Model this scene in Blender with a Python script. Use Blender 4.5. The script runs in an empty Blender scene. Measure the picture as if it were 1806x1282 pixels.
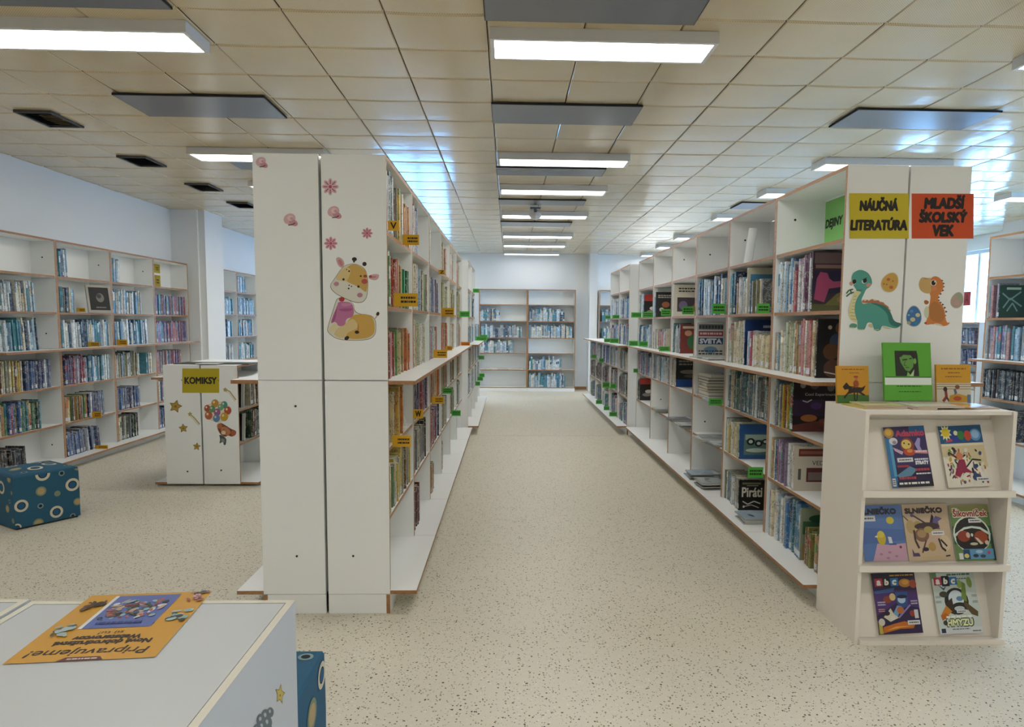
import bpy, math, random
from mathutils import Matrix, Vector

random.seed(11)
SC = bpy.context.scene
COL = SC.collection

# ------------------------------------------------------------------ camera
F_PX, CX, CY, PITCH, YAW, ROLL, EYE = 1220.0, 936.0, 677.0, .0882, .0332, -.0082, 1.55
_f = Vector((math.sin(YAW) * math.cos(PITCH), math.cos(YAW) * math.cos(PITCH), -math.sin(PITCH)))
_r = Vector((math.cos(YAW), -math.sin(YAW), 0))
_d = _f.cross(_r)
if _d.z > 0:
    _d = -_d
RI = math.cos(ROLL) * _r + math.sin(ROLL) * _d
DN = math.cos(ROLL) * _d - math.sin(ROLL) * _r
FW = _f
cam_data = bpy.data.cameras.new('camera')
cam = bpy.data.objects.new('camera', cam_data)
COL.objects.link(cam)
up = -DN
bk = -FW
cam.matrix_world = Matrix(((RI.x, up.x, bk.x, 0), (RI.y, up.y, bk.y, 0), (RI.z, up.z, bk.z, EYE), (0, 0, 0, 1)))
cam_data.sensor_fit = 'HORIZONTAL'
cam_data.sensor_width = 36.0
cam_data.lens = F_PX * 36.0 / 1806.0
cam_data.shift_x = (903.0 - CX) / 1806.0
cam_data.shift_y = (CY - 641.0) / 1806.0
cam_data.clip_start = .05
cam_data.clip_end = 100
SC.camera = cam

# ------------------------------------------------------------------ world, exposure
world = bpy.data.worlds.new('sky')
SC.world = world
world.use_nodes = True
wb = world.node_tree.nodes['Background']
wb.inputs[0].default_value = (.22, .52, 1.0, 1)
wb.inputs[1].default_value = 6.0
SC.view_settings.view_transform = 'Standard'
SC.view_settings.look = 'None'
SC.view_settings.gamma = 1
SC.view_settings.use_curve_mapping = False
SC.view_settings.exposure = 1.27
LAMP_STRENGTH = 7.2


# ------------------------------------------------------------------ helpers
def lin(h):
    if not isinstance(h, str):
        return tuple(h[:3])
    h = h.lstrip('#')
    out = []
    for i in (0, 2, 4):
        c = int(h[i:i + 2], 16) / 255
        out.append(c / 12.92 if c <= .04045 else ((c + .055) / 1.055) ** 2.4)
    return tuple(out)


class MB:
    """collects boxes and polygons, then links them as ONE mesh object"""

    def __init__(self):
        self.v, self.f, self.m, self.c = [], [], [], []

    def poly(self, pts, mat=0, col=(.5, .5, .5)):
        n = len(self.v)
        self.v += [tuple(p) for p in pts]
        self.f.append(tuple(range(n, n + len(pts))))
        self.m.append(mat)
        self.c.append(col)

    def box(self, x0, x1, y0, y1, z0, z1, mat=0, col=(.5, .5, .5), mats={}, cols={}):
        n = len(self.v)
        self.v += [(x0, y0, z0), (x1, y0, z0), (x1, y1, z0), (x0, y1, z0), (x0, y0, z1), (x1, y0, z1), (x1, y1, z1), (x0, y1, z1)]
        for k, q in (('-z', (0, 3, 2, 1)), ('+z', (4, 5, 6, 7)), ('-y', (0, 1, 5, 4)), ('+x', (1, 2, 6, 5)), ('+y', (2, 3, 7, 6)), ('-x', (3, 0, 4, 7))):
            self.f.append(tuple(n + i for i in q))
            self.m.append(mats.get(k, mat))
            self.c.append(cols.get(k, col))

    def prism(self, pts, axis, a, b, mat=0, col=(.5, .5, .5)):
        """pts: 2-D outline, swept along axis from a to b"""
        def p3(p, t):
            return {'x': (t, p[0], p[1]), 'y': (p[0], t, p[1]), 'z': (p[0], p[1], t)}[axis]
        self.poly([p3(p, a) for p in pts], mat, col)
        self.poly([p3(p, b) for p in reversed(pts)], mat, col)
        for i in range(len(pts)):
            p, q = pts[i], pts[(i + 1) % len(pts)]
            self.poly([p3(p, a), p3(p, b), p3(q, b), p3(q, a)], mat, col)

    def add(self, other, M):
        n = len(self.v)
        self.v += [tuple(M @ Vector(p)) for p in other.v]
        self.f += [tuple(n + i for i in q) for q in other.f]
        self.m += other.m
        self.c += other.c

    def mesh(self, name, mats):
        me = bpy.data.meshes.new(name)
        me.from_pydata(self.v, [], self.f)
        for m in mats:
            me.materials.append(m)
        me.polygons.foreach_set('material_index', self.m)
        at = me.color_attributes.new('Col', 'FLOAT_COLOR', 'CORNER')
        buf = []
        for q, c in zip(self.f, self.c):
            buf += [c[0], c[1], c[2], 1.0] * len(q)
        at.data.foreach_set('color', buf)
        me.validate()
        me.update()
        return me

    def build(self, name, mats, parent=None, world=False):
        return link(name, self.mesh(name, mats if isinstance(mats, (list, tuple)) else [mats]), parent, world)


def link(name, me, parent=None, world=False):
    o = bpy.data.objects.new(name, me)
    COL.objects.link(o)
    if parent is not None:
        o.parent = parent
        if world:                       # geometry is given in room coordinates
            M = parent.matrix_basis.copy()
            if parent.parent is not None:
                M = parent.parent.matrix_basis @ parent.matrix_parent_inverse @ M
            o.matrix_parent_inverse = M.inverted()
    return o


def tag(o, label=None, cat=None, group=None, kind=None):
    for k, v in (('label', label), ('category', cat), ('group', group), ('kind', kind)):
        if v:
            o[k] = v
    return o


def empty(name, loc=(0, 0, 0), rz=0.0):
    o = bpy.data.objects.new(name, None)
    COL.objects.link(o)
    o.empty_display_size = .1
    o.location = loc
    o.rotation_euler = (0, 0, rz)
    return o


# ------------------------------------------------------------------ materials
def new_mat(name):
    m = bpy.data.materials.new(name)
    m.use_nodes = True
    return m, m.node_tree.nodes, m.node_tree.links, m.node_tree.nodes['Principled BSDF']


def plain(name, col, rough=.5, spec=.5, metal=0.0, bump=0.0, scale=60.0, vary=0.0, coat=0.0):
    m, N, L, b = new_mat(name)
    c = lin(col)
    b.inputs['Base Color'].default_value = (*c, 1)
    b.inputs['Roughness'].default_value = rough
    b.inputs['Specular IOR Level'].default_value = spec
    b.inputs['Metallic'].default_value = metal
    b.inputs['Coat Weight'].default_value = coat
    if bump or vary:
        g = N.new('ShaderNodeNewGeometry')
        t = N.new('ShaderNodeTexNoise')
        t.inputs['Scale'].default_value = scale
        t.inputs['Detail'].default_value = 4
        L.new(g.outputs['Position'], t.inputs['Vector'])
        if bump:
            bp = N.new('ShaderNodeBump')
            bp.inputs['Strength'].default_value = bump
            bp.inputs['Distance'].default_value = .002
            L.new(t.outputs[0], bp.inputs['Height'])
            L.new(bp.outputs[0], b.inputs['Normal'])
        if vary:
            r = N.new('ShaderNodeMapRange')
            r.inputs[3].default_value = 1 - vary
            r.inputs[4].default_value = 1 + vary
            L.new(t.outputs[0], r.inputs[0])
            mx = N.new('ShaderNodeMix')
            mx.data_type = 'RGBA'
            mx.blend_type = 'MULTIPLY'
            mx.inputs[0].default_value = 1
            mx.inputs[6].default_value = (*c, 1)
            L.new(r.outputs[0], mx.inputs[7])
            L.new(mx.outputs[2], b.inputs['Base Color'])
    return m


def math_node(N, L, op, a, b=None, c=None):
    n = N.new('ShaderNodeMath')
    n.operation = op
    for i, x in enumerate((a, b, c)):
        if x is None:
            continue
        if isinstance(x, (int, float)):
            n.inputs[i].default_value = x
        else:
            L.new(x, n.inputs[i])
    return n.outputs[0]


def mix_col(N, L, fac, a, b, blend='MIX'):
    n = N.new('ShaderNodeMix')
    n.data_type = 'RGBA'
    n.blend_type = blend
    for i, x in ((0, fac), (6, a), (7, b)):
        if isinstance(x, tuple):
            n.inputs[i].default_value = (*x, 1)
        elif isinstance(x, (int, float)):
            n.inputs[i].default_value = x
        else:
            L.new(x, n.inputs[i])
    return n.outputs[2]


LAMINATE = plain('white_laminate', '#eff1ef', .42, .45, bump=.05, scale=900, vary=.02)
WALL = plain('wall_paint', '#eaedee', .85, .2, bump=.15, scale=180, vary=.015)
WALL_WARM = plain('wall_paint_warm', '#d6d2c6', .85, .2, bump=.15, scale=180, vary=.015)
WHITE_METAL = plain('white_painted_metal', '#d8d7d2', .4, .5)
GREY_PANEL = plain('grey_panel', '#6a6c72', .2, .7, vary=.04, scale=3)
DARK_SLOT = plain('dark_slot', '#2a2a2b', .7, .3)
VENT = plain('vent_grille', '#4b4c4c', .55, .4)
BLACK = plain('black_plastic', '#141414', .4, .5)
PAPER = plain('page_paper', '#d8d2bf', .9, .1, bump=.2, scale=700)
BLUE_FRAME = plain('window_frame_paint', '#cfd6da', .45, .5)
GAP = plain('gap_shadow_tape', '#161514', .9, .1)
CREAM_EDGE = plain('cream_edging', '#d3cfbf', .5, .4)


def wood_mat():
    m, N, L, b = new_mat('beech_edging')
    g = N.new('ShaderNodeNewGeometry')
    t = N.new('ShaderNodeTexNoise')
    mp = N.new('ShaderNodeMapping')
    mp.inputs['Scale'].default_value = (40, 6, 90)
    L.new(g.outputs['Position'], mp.inputs[0])
    L.new(mp.outputs[0], t.inputs['Vector'])
    t.inputs['Scale'].default_value = 1
    L.new(mix_col(N, L, t.outputs[0], lin('#7d5330'), lin('#b98a5c')), b.inputs['Base Color'])
    b.inputs['Roughness'].default_value = .5
    return m


WOOD = wood_mat()


def printed(name, rough, text=0.0):
    m, N, L, b = new_mat(name)
    a = N.new('ShaderNodeAttribute')
    a.attribute_name = 'Col'
    col = a.outputs['Color']
    g = N.new('ShaderNodeNewGeometry')
    if text:
        mp = N.new('ShaderNodeMapping')
        mp.inputs['Scale'].default_value = (260, 260, 120)
        L.new(g.outputs['Position'], mp.inputs[0])
        t = N.new('ShaderNodeTexNoise')
        t.inputs['Scale'].default_value = 1
        t.inputs['Detail'].default_value = 2
        L.new(mp.outputs[0], t.inputs['Vector'])
        big = N.new('ShaderNodeTexNoise')
        big.inputs['Scale'].default_value = 24
        L.new(g.outputs['Position'], big.inputs['Vector'])
        mask = math_node(N, L, 'MULTIPLY', math_node(N, L, 'GREATER_THAN', t.outputs[0], .55), math_node(N, L, 'GREATER_THAN', big.outputs[0], .5))
        bw = N.new('ShaderNodeRGBToBW')
        L.new(col, bw.inputs[0])
        ink = mix_col(N, L, math_node(N, L, 'GREATER_THAN', bw.outputs[0], .18), (.6, .58, .5), (.03, .035, .05))
        col = mix_col(N, L, math_node(N, L, 'MULTIPLY', mask, text), col, ink)
    L.new(col, b.inputs['Base Color'])
    b.inputs['Roughness'].default_value = rough
    return m


PRINT = printed('printed_paper', .6)
GLOSS = printed('glossy_print', .28)
COVER = printed('book_cover', .38, .75)


def floor_mat():
    m, N, L, b = new_mat('speckled_linoleum')
    g = N.new('ShaderNodeNewGeometry')
    P = g.outputs['Position']
    base = lin('#cfc8b0')
    big = N.new('ShaderNodeTexNoise')
    big.inputs['Scale'].default_value = 1.1
    big.inputs['Detail'].default_value = 3
    L.new(P, big.inputs['Vector'])
    col = mix_col(N, L, big.outputs[0], lin('#d3cdba'), lin('#dfd9ca'))
    mid = N.new('ShaderNodeTexNoise')
    mid.inputs['Scale'].default_value = 45
    mid.inputs['Detail'].default_value = 3
    L.new(P, mid.inputs['Vector'])
    col = mix_col(N, L, math_node(N, L, 'MULTIPLY', mid.outputs[0], .35), col, lin('#c0b89e'))
    dis = N.new('ShaderNodeTexNoise')
    dis.inputs['Scale'].default_value = 60
    L.new(P, dis.inputs['Vector'])
    vadd = N.new('ShaderNodeVectorMath')
    vadd.operation = 'MULTIPLY_ADD'
    L.new(dis.outputs['Color'], vadd.inputs[0])
    vadd.inputs[1].default_value = (.012, .012, 0)
    L.new(P, vadd.inputs[2])
    for sc, rad, dens, c in ((66, .33, .5, '#40341f'), (105, .4, .5, '#71624a'), (75, .3, .35, '#e6e2d6')):
        v = N.new('ShaderNodeTexVoronoi')
        v.inputs['Scale'].default_value = sc
        L.new(vadd.outputs[0], v.inputs['Vector'])
        sep = N.new('ShaderNodeSeparateColor')
        L.new(v.outputs['Color'], sep.inputs[0])
        r = math_node(N, L, 'MULTIPLY', sep.outputs[1], rad)
        fac = math_node(N, L, 'MULTIPLY', math_node(N, L, 'LESS_THAN', v.outputs['Distance'], r), math_node(N, L, 'LESS_THAN', sep.outputs[0], dens))
        col = mix_col(N, L, fac, col, lin(c))
    L.new(col, b.inputs['Base Color'])
    rg = N.new('ShaderNodeMapRange')
    rg.inputs[3].default_value = .36
    rg.inputs[4].default_value = .5
    L.new(big.outputs[0], rg.inputs[0])
    L.new(rg.outputs[0], b.inputs['Roughness'])
    b.inputs['Specular IOR Level'].default_value = .3
    return m


FLOOR = floor_mat()


def tile_mat():
    m, N, L, b = new_mat('perforated_metal_tile')
    g = N.new('ShaderNodeNewGeometry')
    sep = N.new('ShaderNodeSeparateXYZ')
    L.new(g.outputs['Position'], sep.inputs[0])
    k = 2 * math.pi / .013
    dots = math_node(N, L, 'MULTIPLY', math_node(N, L, 'SINE', math_node(N, L, 'MULTIPLY', sep.outputs[0], k)), math_node(N, L, 'SINE', math_node(N, L, 'MULTIPLY', sep.outputs[1], k)))
    hole = math_node(N, L, 'GREATER_THAN', dots, .55)
    big = N.new('ShaderNodeTexNoise')
    big.inputs['Scale'].default_value = 1.7
    big.inputs['Detail'].default_value = 4
    L.new(g.outputs['Position'], big.inputs['Vector'])
    c0 = mix_col(N, L, big.outputs[0], lin('#d2bd96'), lin('#dfcfae'))
    col = mix_col(N, L, math_node(N, L, 'MULTIPLY', hole, .45), c0, lin('#4e4734'))
    L.new(col, b.inputs['Base Color'])
    b.inputs['Roughness'].default_value = .15
    b.inputs['Specular IOR Level'].default_value = .62
    wv = N.new('ShaderNodeTexNoise')
    wv.inputs['Scale'].default_value = 5
    L.new(g.outputs['Position'], wv.inputs['Vector'])
    bp = N.new('ShaderNodeBump')
    bp.inputs['Strength'].default_value = .25
    bp.inputs['Distance'].default_value = .01
    L.new(wv.outputs[0], bp.inputs['Height'])
    L.new(bp.outputs[0], b.inputs['Normal'])
    return m


TILE = tile_mat()


def glow(name, col, s):
    m, N, L, b = new_mat(name)
    b.inputs['Base Color'].default_value = (.8, .8, .8, 1)
    b.inputs['Emission Color'].default_value = (*col, 1)
    b.inputs['Emission Strength'].default_value = s
    return m


DIFFUSER = glow('lamp_diffuser', (1.0, .99, .968), LAMP_STRENGTH)
DIM_DIFFUSER = glow('weak_lamp_diffuser', (1.0, .99, .968), LAMP_STRENGTH * .22)


def glass_mat():
    m, N, L, b = new_mat('window_glass')
    out = N['Material Output']
    tr = N.new('ShaderNodeBsdfTransparent')
    gl = N.new('ShaderNodeBsdfGlossy')
    gl.inputs['Roughness'].default_value = .02
    lw = N.new('ShaderNodeLayerWeight')
    mx = N.new('ShaderNodeMixShader')
    L.new(math_node(N, L, 'MULTIPLY_ADD', math_node(N, L, 'POWER', lw.outputs['Facing'], 5.0), .6, .03), mx.inputs[0])
    L.new(tr.outputs[0], mx.inputs[1])
    L.new(gl.outputs[0], mx.inputs[2])
    L.new(mx.outputs[0], out.inputs[0])
    return m


GLASS = glass_mat()



def dimmer_mat():  # translucent sheet added to weaken daylight from the hidden back window
    m, N, L, b = new_mat('thin_white_blind')
    out = N['Material Output']
    tl = N.new('ShaderNodeBsdfTranslucent')
    tl.inputs[0].default_value = (.62, .64, .66, 1)
    L.new(tl.outputs[0], out.inputs[0])
    return m


DIMMER = dimmer_mat()

# ------------------------------------------------------------------ lettering (outline meshes of every word, made once)
WORDS = ['NÁUČNÁ', 'LITERATÚRA', 'MLADŠÍ', 'ŠKOLSKÝ', 'VEK', 'KOMIKSY', 'DEJINY', 'V', 'W', 'Z', 'A', 'SLNIEČKO', 'Adamko', 'Šikovníček', 'a', 'b', 'c', 'HMYZU', 'STRATY',
         'SVETA', 'Piráti', 'Cool Experimenty', 'Pripravujeme!', 'Nové dobrodružstvá', 'Websterovcov', 'sú tu!', 'VEDA', 'KRESŤ', 'PRAX.']
GLYPH = {}


def make_glyphs():
    objs = []
    for w in WORDS:
        cu = bpy.data.curves.new('lettering', 'FONT')
        cu.body = w
        cu.size = 1
        cu.resolution_u = 3
        cu.offset = 0
        cu.shear = .12 if w in ('MLADŠÍ', 'ŠKOLSKÝ', 'VEK', 'NÁUČNÁ', 'LITERATÚRA', 'DEJINY', 'Pripravujeme!', 'a', 'b', 'c') else 0
        o = bpy.data.objects.new('lettering', cu)
        COL.objects.link(o)
        objs.append((w, o, cu))
    dg = bpy.context.evaluated_depsgraph_get()
    for w, o, cu in objs:
        me = bpy.data.meshes.new_from_object(o.evaluated_get(dg))
        xs = [v.co.x for v in me.vertices]
        ys = [v.co.y for v in me.vertices]
        x0, x1, y0, y1 = min(xs), max(xs), min(ys), max(ys)
        vs = [((v.co.x - x0) / (x1 - x0), (v.co.y - y0) / (y1 - y0)) for v in me.vertices]
        GLYPH[w] = (vs, [tuple(p.vertices) for p in me.polygons])
        bpy.data.meshes.remove(me)
    for w, o, cu in objs:
        bpy.data.objects.remove(o)
        bpy.data.curves.remove(cu)


make_glyphs()


class Art:
    """flat printed shapes laid on a plane; x, y are drawing coordinates"""

    def __init__(self, O, U, V, N, lift=.0006):
        self.O, self.U, self.V, self.N = Vector(O), Vector(U), Vector(V), Vector(N).normalized()
        self.k = lift
        self.mb = MB()

    def P(self, x, y):
        return self.O + self.U * x + self.V * y + self.N * self.k

    def poly(self, col, pts):
        self.mb.poly([self.P(*p) for p in pts], 0, lin(col))
        self.k += .00002
        return self

    def blob(self, col, pts):
        """a polygon with its corners rounded off"""
        for _ in range(2):
            out = []
            for i in range(len(pts)):
                (ax, ay), (bx, by) = pts[i], pts[(i + 1) % len(pts)]
                out += [(ax * .78 + bx * .22, ay * .78 + by * .22), (ax * .22 + bx * .78, ay * .22 + by * .78)]
            pts = out
        return self.poly(col, pts)

    def rect(self, col, x0, y0, x1, y1):
        return self.poly(col, [(x0, y0), (x1, y0), (x1, y1), (x0, y1)])

    def ell(self, col, cx, cy, rx, ry=None, rot=0, n=20):
        ry = rx if ry is None else ry
        c, s = math.cos(rot), math.sin(rot)
        return self.poly(col, [(cx + rx * math.cos(a) * c - ry * math.sin(a) * s, cy + rx * math.cos(a) * s + ry * math.sin(a) * c) for a in [2 * math.pi * i / n for i in range(n)]])

    def star(self, col, cx, cy, r, k=.5, n=5, rot=0):
        pts = []
        for i in range(2 * n):
            a = rot + math.pi * i / n
            q = r if i % 2 == 0 else r * k
            pts.append((cx + q * math.sin(a), cy - q * math.cos(a)))
        return self.poly(col, pts)

    def line(self, col, pts, w):
        for (x0, y0), (x1, y1) in zip(pts[:-1], pts[1:]):
            d = math.hypot(x1 - x0, y1 - y0) or 1
            nx, ny = -(y1 - y0) / d * w / 2, (x1 - x0) / d * w / 2
            self.poly(col, [(x0 + nx, y0 + ny), (x1 + nx, y1 + ny), (x1 - nx, y1 - ny), (x0 - nx, y0 - ny)])
        return self

    def text(self, col, s, x0, y0, x1, y1, bold=0.0):
        """(x0, y0) is the lower-left corner of the word, (x1, y1) the upper-right; bold thickens the strokes by drawing them side by side"""
        if bold:
            for i in range(8):
                dx, dy = bold * math.cos(i * math.pi / 4), bold * math.sin(i * math.pi / 4)
                self.text(col, s, x0 + dx, y0 + dy, x1 + dx, y1 + dy)
        vs, fs = GLYPH[s]
        pts = [self.P(x0 + a * (x1 - x0), y0 + b * (y1 - y0)) for a, b in vs]
        n = len(self.mb.v)
        self.mb.v += [tuple(p) for p in pts]
        for f in fs:
            self.mb.f.append(tuple(n + i for i in f))
            self.mb.m.append(0)
            self.mb.c.append(lin(col))
        self.k += .00002
        return self

    def dashes(self, col, x0, y0, x1, y1, rows, rnd=None):
        """unreadably small lines of print"""
        rnd = rnd or random
        h = (y1 - y0) / rows
        for r in range(rows):
            x = x0
            while x < x1 - .02 * (x1 - x0):
                w = rnd.uniform(.06, .2) * (x1 - x0)
                e = min(x + w, x1)
                self.rect(col, x, y0 + (r + .25) * h, e, y0 + (r + .8) * h)
                x = e + .03 * (x1 - x0)
        return self

    def build(self, name, parent, mat=None, world=True, label=None):
        o = self.mb.build(name, mat or PRINT, parent, world)
        if label:
            o['label'] = label
        return o


# ------------------------------------------------------------------ room
XL, XR, YF, YB, ZC = -4.85, 8.2, -8.0, 16.1, 3.13


def struct(name, mb, mats):
    o = mb.build(name, mats)
    o['kind'] = 'structure'
    return o


mb = MB(); mb.box(XL - .2, XR + .3, YF - .2, YB + .2, -.1, 0); struct('floor', mb, FLOOR)
mb = MB(); mb.box(XL - .2, XL, YF, YB, 0, 3.3); struct('wall_left', mb, WALL)
mb = MB()
mb.box(-1.3, XR, YB, YB + .2, 0, 3.3)
mb.box(XL, -1.3, YB, YB + .2, 0, .93)
mb.box(XL, -1.3, YB, YB + .2, 2.88, 3.3)
mb.box(XL, -2.95, YB, YB + .2, .93, 2.88)
struct('wall_back', mb, WALL)
for i, (a, b) in enumerate(((-2.95, -1.3),)):
    w = empty('window_%d' % (i + 21), (a, YB, .93))
    w['kind'] = 'structure'
    mb = MB()
    for x0, x1, z0, z1 in ((0, b - a, 0, .06), (0, b - a, 1.89, 1.95), (0, .06, .06, 1.89), (b - a - .06, b - a, .06, 1.89), (.85, .91, .06, 1.89)):
        mb.box(x0, x1, .06, .12, z0, z1)
    mb.build('window_frame', BLUE_FRAME, w)
    mb = MB(); mb.box(.06, b - a - .06, .085, .095, .06, 1.89); mb.build('window_pane', GLASS, w)
    mb = MB(); mb.poly([(.04, .02, .02), (b - a - .04, .02, .02), (b - a - .04, .02, 1.93), (.04, .02, 1.93)]); mb.build('window_blind', DIMMER, w)  # last mesh is an added, unseen sheet that dims this window
mb = MB(); mb.box(XL, XR, YF - .2, YF, 0, 3.3); struct('wall_front', mb, WALL)
mb = MB(); mb.box(XL, -4.47, 10.24, 10.9, 0, 3.16); mb.box(-4.47, -4.38, 10.28, 10.9, 0, 3.16); struct('pillar_left', mb, WALL)
mb = MB(); mb.box(1.84, 2.02, 15.72, YB, 0, 3.16); struct('pillar_back', mb, WALL)
mb = MB(); mb.box(7.55, XR, 9.3, 10.5, 0, 3.16); struct('pillar_right', mb, WALL)
mb = MB(); mb.box(XL - .2, XR + .3, YF, YB, 3.17, 3.3); struct('ceiling_slab', mb, DARK_SLOT)
# right wall with a long row of windows
WIN = [(3.0 + 2.1 * i, 3.0 + 2.1 * i + 1.25) for i in range(6)]
mb = MB()
mb.box(XR, XR + .2, YF, YB, 0, .93)
mb.box(XR, XR + .2, YF, YB, 2.88, 3.3)
e = YF
for a, b in WIN + [(YB, YB)]:
    mb.box(XR, XR + .2, e, a, .93, 2.88)
    e = b
struct('wall_right', mb, WALL)
for i, (a, b) in enumerate(WIN):
    w = empty('window_%d' % (i + 1), (XR, a, .93))
    w['kind'] = 'structure'
    mb = MB()
    for y0, y1, z0, z1 in ((0, b - a, 0, .06), (0, b - a, 1.89, 1.95), (0, .06, .06, 1.89), (b - a - .06, b - a, .06, 1.89), (.595, .655, .06, 1.89)):
        mb.box(.06, .12, y0, y1, z0, z1)
    mb.build('window_frame', BLUE_FRAME, w)
    mb = MB(); mb.box(.085, .095, .06, b - a - .06, .06, 1.89); mb.build('window_pane', GLASS, w)
    mb = MB(); mb.box(-.12, .06, -.02, b - a + .02, -.025, -.001); mb.build('window_sill', LAMINATE, w)
mb = MB(); mb.box(XL, XL + .012, YF, 10.2, 0, .07); struct('baseboard_left', mb, WOOD)
mb = MB(); mb.box(1.5, 1.84, YB - .012, YB, 0, .07); mb.box(2.02, XR, YB - .012, YB, 0, .07); struct('baseboard_back', mb, WOOD)
mb = MB(); mb.box(-.6, 1.75, 9.43, 9.436, .0002, .0009); struct('floor_trim', mb, plain('floor_seam_strip', '#b9b199', .4))

# ceiling of slightly bowed metal tiles
TX, TY, X0, Y0 = .5236, .476, -.122 - 10 * .5236, 4.203 - 26 * .476
mb = MB()
rnd = random.Random(3)
US = [0, .012, .14, .32, .5, .68, .86, .988, 1]
VS = [0, .03, .3, .7, .97, 1]
nx, ny = 26, 52
for i in range(nx):
    for j in range(ny):
        xa, ya = X0 + i * TX, Y0 + j * TY
        if xa > XR - .1 or ya > YB - .05 or xa + TX < XL or ya + TY < YF:
            continue
        tx, ty, dz = rnd.uniform(-.003, .003), rnd.uniform(-.002, .002), rnd.uniform(-.001, .001)
        sag = rnd.uniform(.002, .006)
        n = len(mb.v)
        for v in VS:
            for u in US:
                edge_u = .005 if u in (0, 1) else 0
                edge_v = .012 if v in (0, 1) else 0
                z = ZC + max(edge_u, edge_v) - sag * math.sin(math.pi * u) - .002 * math.sin(math.pi * v) + tx * (u - .5) + ty * (v - .5) + dz
                x = xa + .0025 + u * (TX - .005)
                y = ya + .0025 + v * (TY - .005)
                mb.v.append((min(max(x, XL), XR), min(max(y, YF), YB), z))
        nu = len(US)
        for b_ in range(len(VS) - 1):
            for a_ in range(nu - 1):
                k = n + b_ * nu + a_
                mb.f.append((k, k + nu, k + nu + 1, k + 1))
                mb.m.append(0)
                mb.c.append((.5, .5, .5))
struct('ceiling', mb, TILE)

# ------------------------------------------------------------------ ceiling fittings
FR_MESH = None


def lamp_meshes():
    fr = MB()
    w, d = 1.24, .30
    for x0, x1, y0, y1 in ((0, w, 0, .022), (0, w, d - .022, d), (0, .022, .022, d - .022), (w - .022, w, .022, d - .022)):
        fr.box(x0, x1, y0, y1, 0, .062)
    fr.box(.022, w - .022, .022, d - .022, .05, .062)
    di = MB()
    di.box(.022, w - .022, .022, d - .022, .006, .05)
    return fr.mesh('lamp_frame', [WHITE_METAL]), di.mesh('diffuser', [DIFFUSER]), di.mesh('diffuser', [DIM_DIFFUSER])


LF, LD, LW = lamp_meshes()
ROWC = [3.86, 6.59, 8.09, 9.98, 12.33, 13.83, 15.5]
ORDER = ['nearest', 'second', 'third', 'fourth', 'fifth', 'sixth', 'seventh']


def lamp(x, y, label, weak=False):
    t = empty('ceiling_light', (x, y, 3.064))
    tag(t, label, 'light', 'flat rectangular ceiling lights')
    link('lamp_frame', LF, t)
    link('diffuser', LW if weak else LD, t)


for k, y in enumerate(ROWC):
    lamp(-.105, y, 'lit flat ceiling light over the aisle, %s from the camera in its row' % ORDER[k], k == 6)
    lamp(-2.95, y, 'lit flat ceiling light %s, %s from the camera' % ('between the left wall and the giraffe bookcase', ORDER[k]))
    lamp(2.98, y, 'lit flat ceiling light above and beyond the dinosaur bookcase, %s from the camera' % ORDER[k])
for x, col in ((-2.95, 'ottoman side'), (-.105, 'aisle'), (2.98, 'magazine side')):
    for y, far in ((.9, 'just'), (-1.6, 'some way'), (-4.1, 'well'), (-6.4, 'furthest')):
        lamp(x, y, 'lit flat ceiling light on the %s, %s behind the camera' % (col, far))  # unseen lamps, added to light the panels that face the camera
for y, far in ((-4.1, 'behind the camera'), (.9, 'beside the camera'), (3.9, 'nearest ahead'), (8.1, 'in the middle'), (12.3, 'at the far end')):
    lamp(5.9, y, 'lit flat ceiling light along the window wall, %s' % far)  # those behind and beside the camera are unseen, added as fill


def ceil_panel(x0, x1, y0, y1, label):
    t = empty('heating_panel', ((x0 + x1) / 2, (y0 + y1) / 2, 3.104))
    tag(t, label, 'panel', 'flat grey panels in the ceiling')
    hx, hy = (x1 - x0) / 2, (y1 - y0) / 2
    mb = MB(); mb.box(-hx + .005, hx - .005, -hy + .005, hy - .005, .003, .015); mb.build('panel_sheet', GREY_PANEL, t)
    mb = MB()
    for a in ((-hx, hx, -hy, -hy + .005), (-hx, hx, hy - .005, hy), (-hx, -hx + .005, -hy + .005, hy - .005), (hx - .005, hx, -hy + .005, hy - .005)):
        mb.box(*a, .004, .018)
    mb.build('panel_rim', DARK_SLOT, t)


for (x0, x1, y0, y1), s in (((-.13, .965, 3.24, 3.745), 'large grey ceiling panel right in front of the nearest aisle light'),
                            ((-.13, .965, 5.12, 5.60), 'grey ceiling panel between the first and second aisle lights'),
                            ((-.13, .99, 7.16, 7.52), 'grey ceiling panel just beyond the second aisle light'),
                            ((-.13, .99, 8.99, 9.37), 'grey ceiling panel behind the small hanging ceiling sensor'),
                            ((-.13, .99, 10.94, 11.42), 'grey ceiling panel just beyond the fourth aisle light'),
                            ((-2.75, -1.70, 3.25, 3.70), 'grey ceiling panel in front of the nearest light by the left wall side'),
                            ((-2.77, -1.72, 5.07, 5.58), 'dark grey ceiling panel between two lights above the comics shelf side'),
                            ((-2.77, -1.72, 7.05, 7.44), 'grey ceiling panel just behind the light over the giraffe bookcase'),
                            ((2.53, 3.60, 5.09, 5.56), 'bluish shining ceiling panel above the dinosaur bookcase end'),
                            ((3.0, 4.1, 8.98, 9.46), 'bluish ceiling panel beyond the third light over the dinosaur bookcase')):
    ceil_panel(x0, x1, y0, y1, s)


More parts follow.
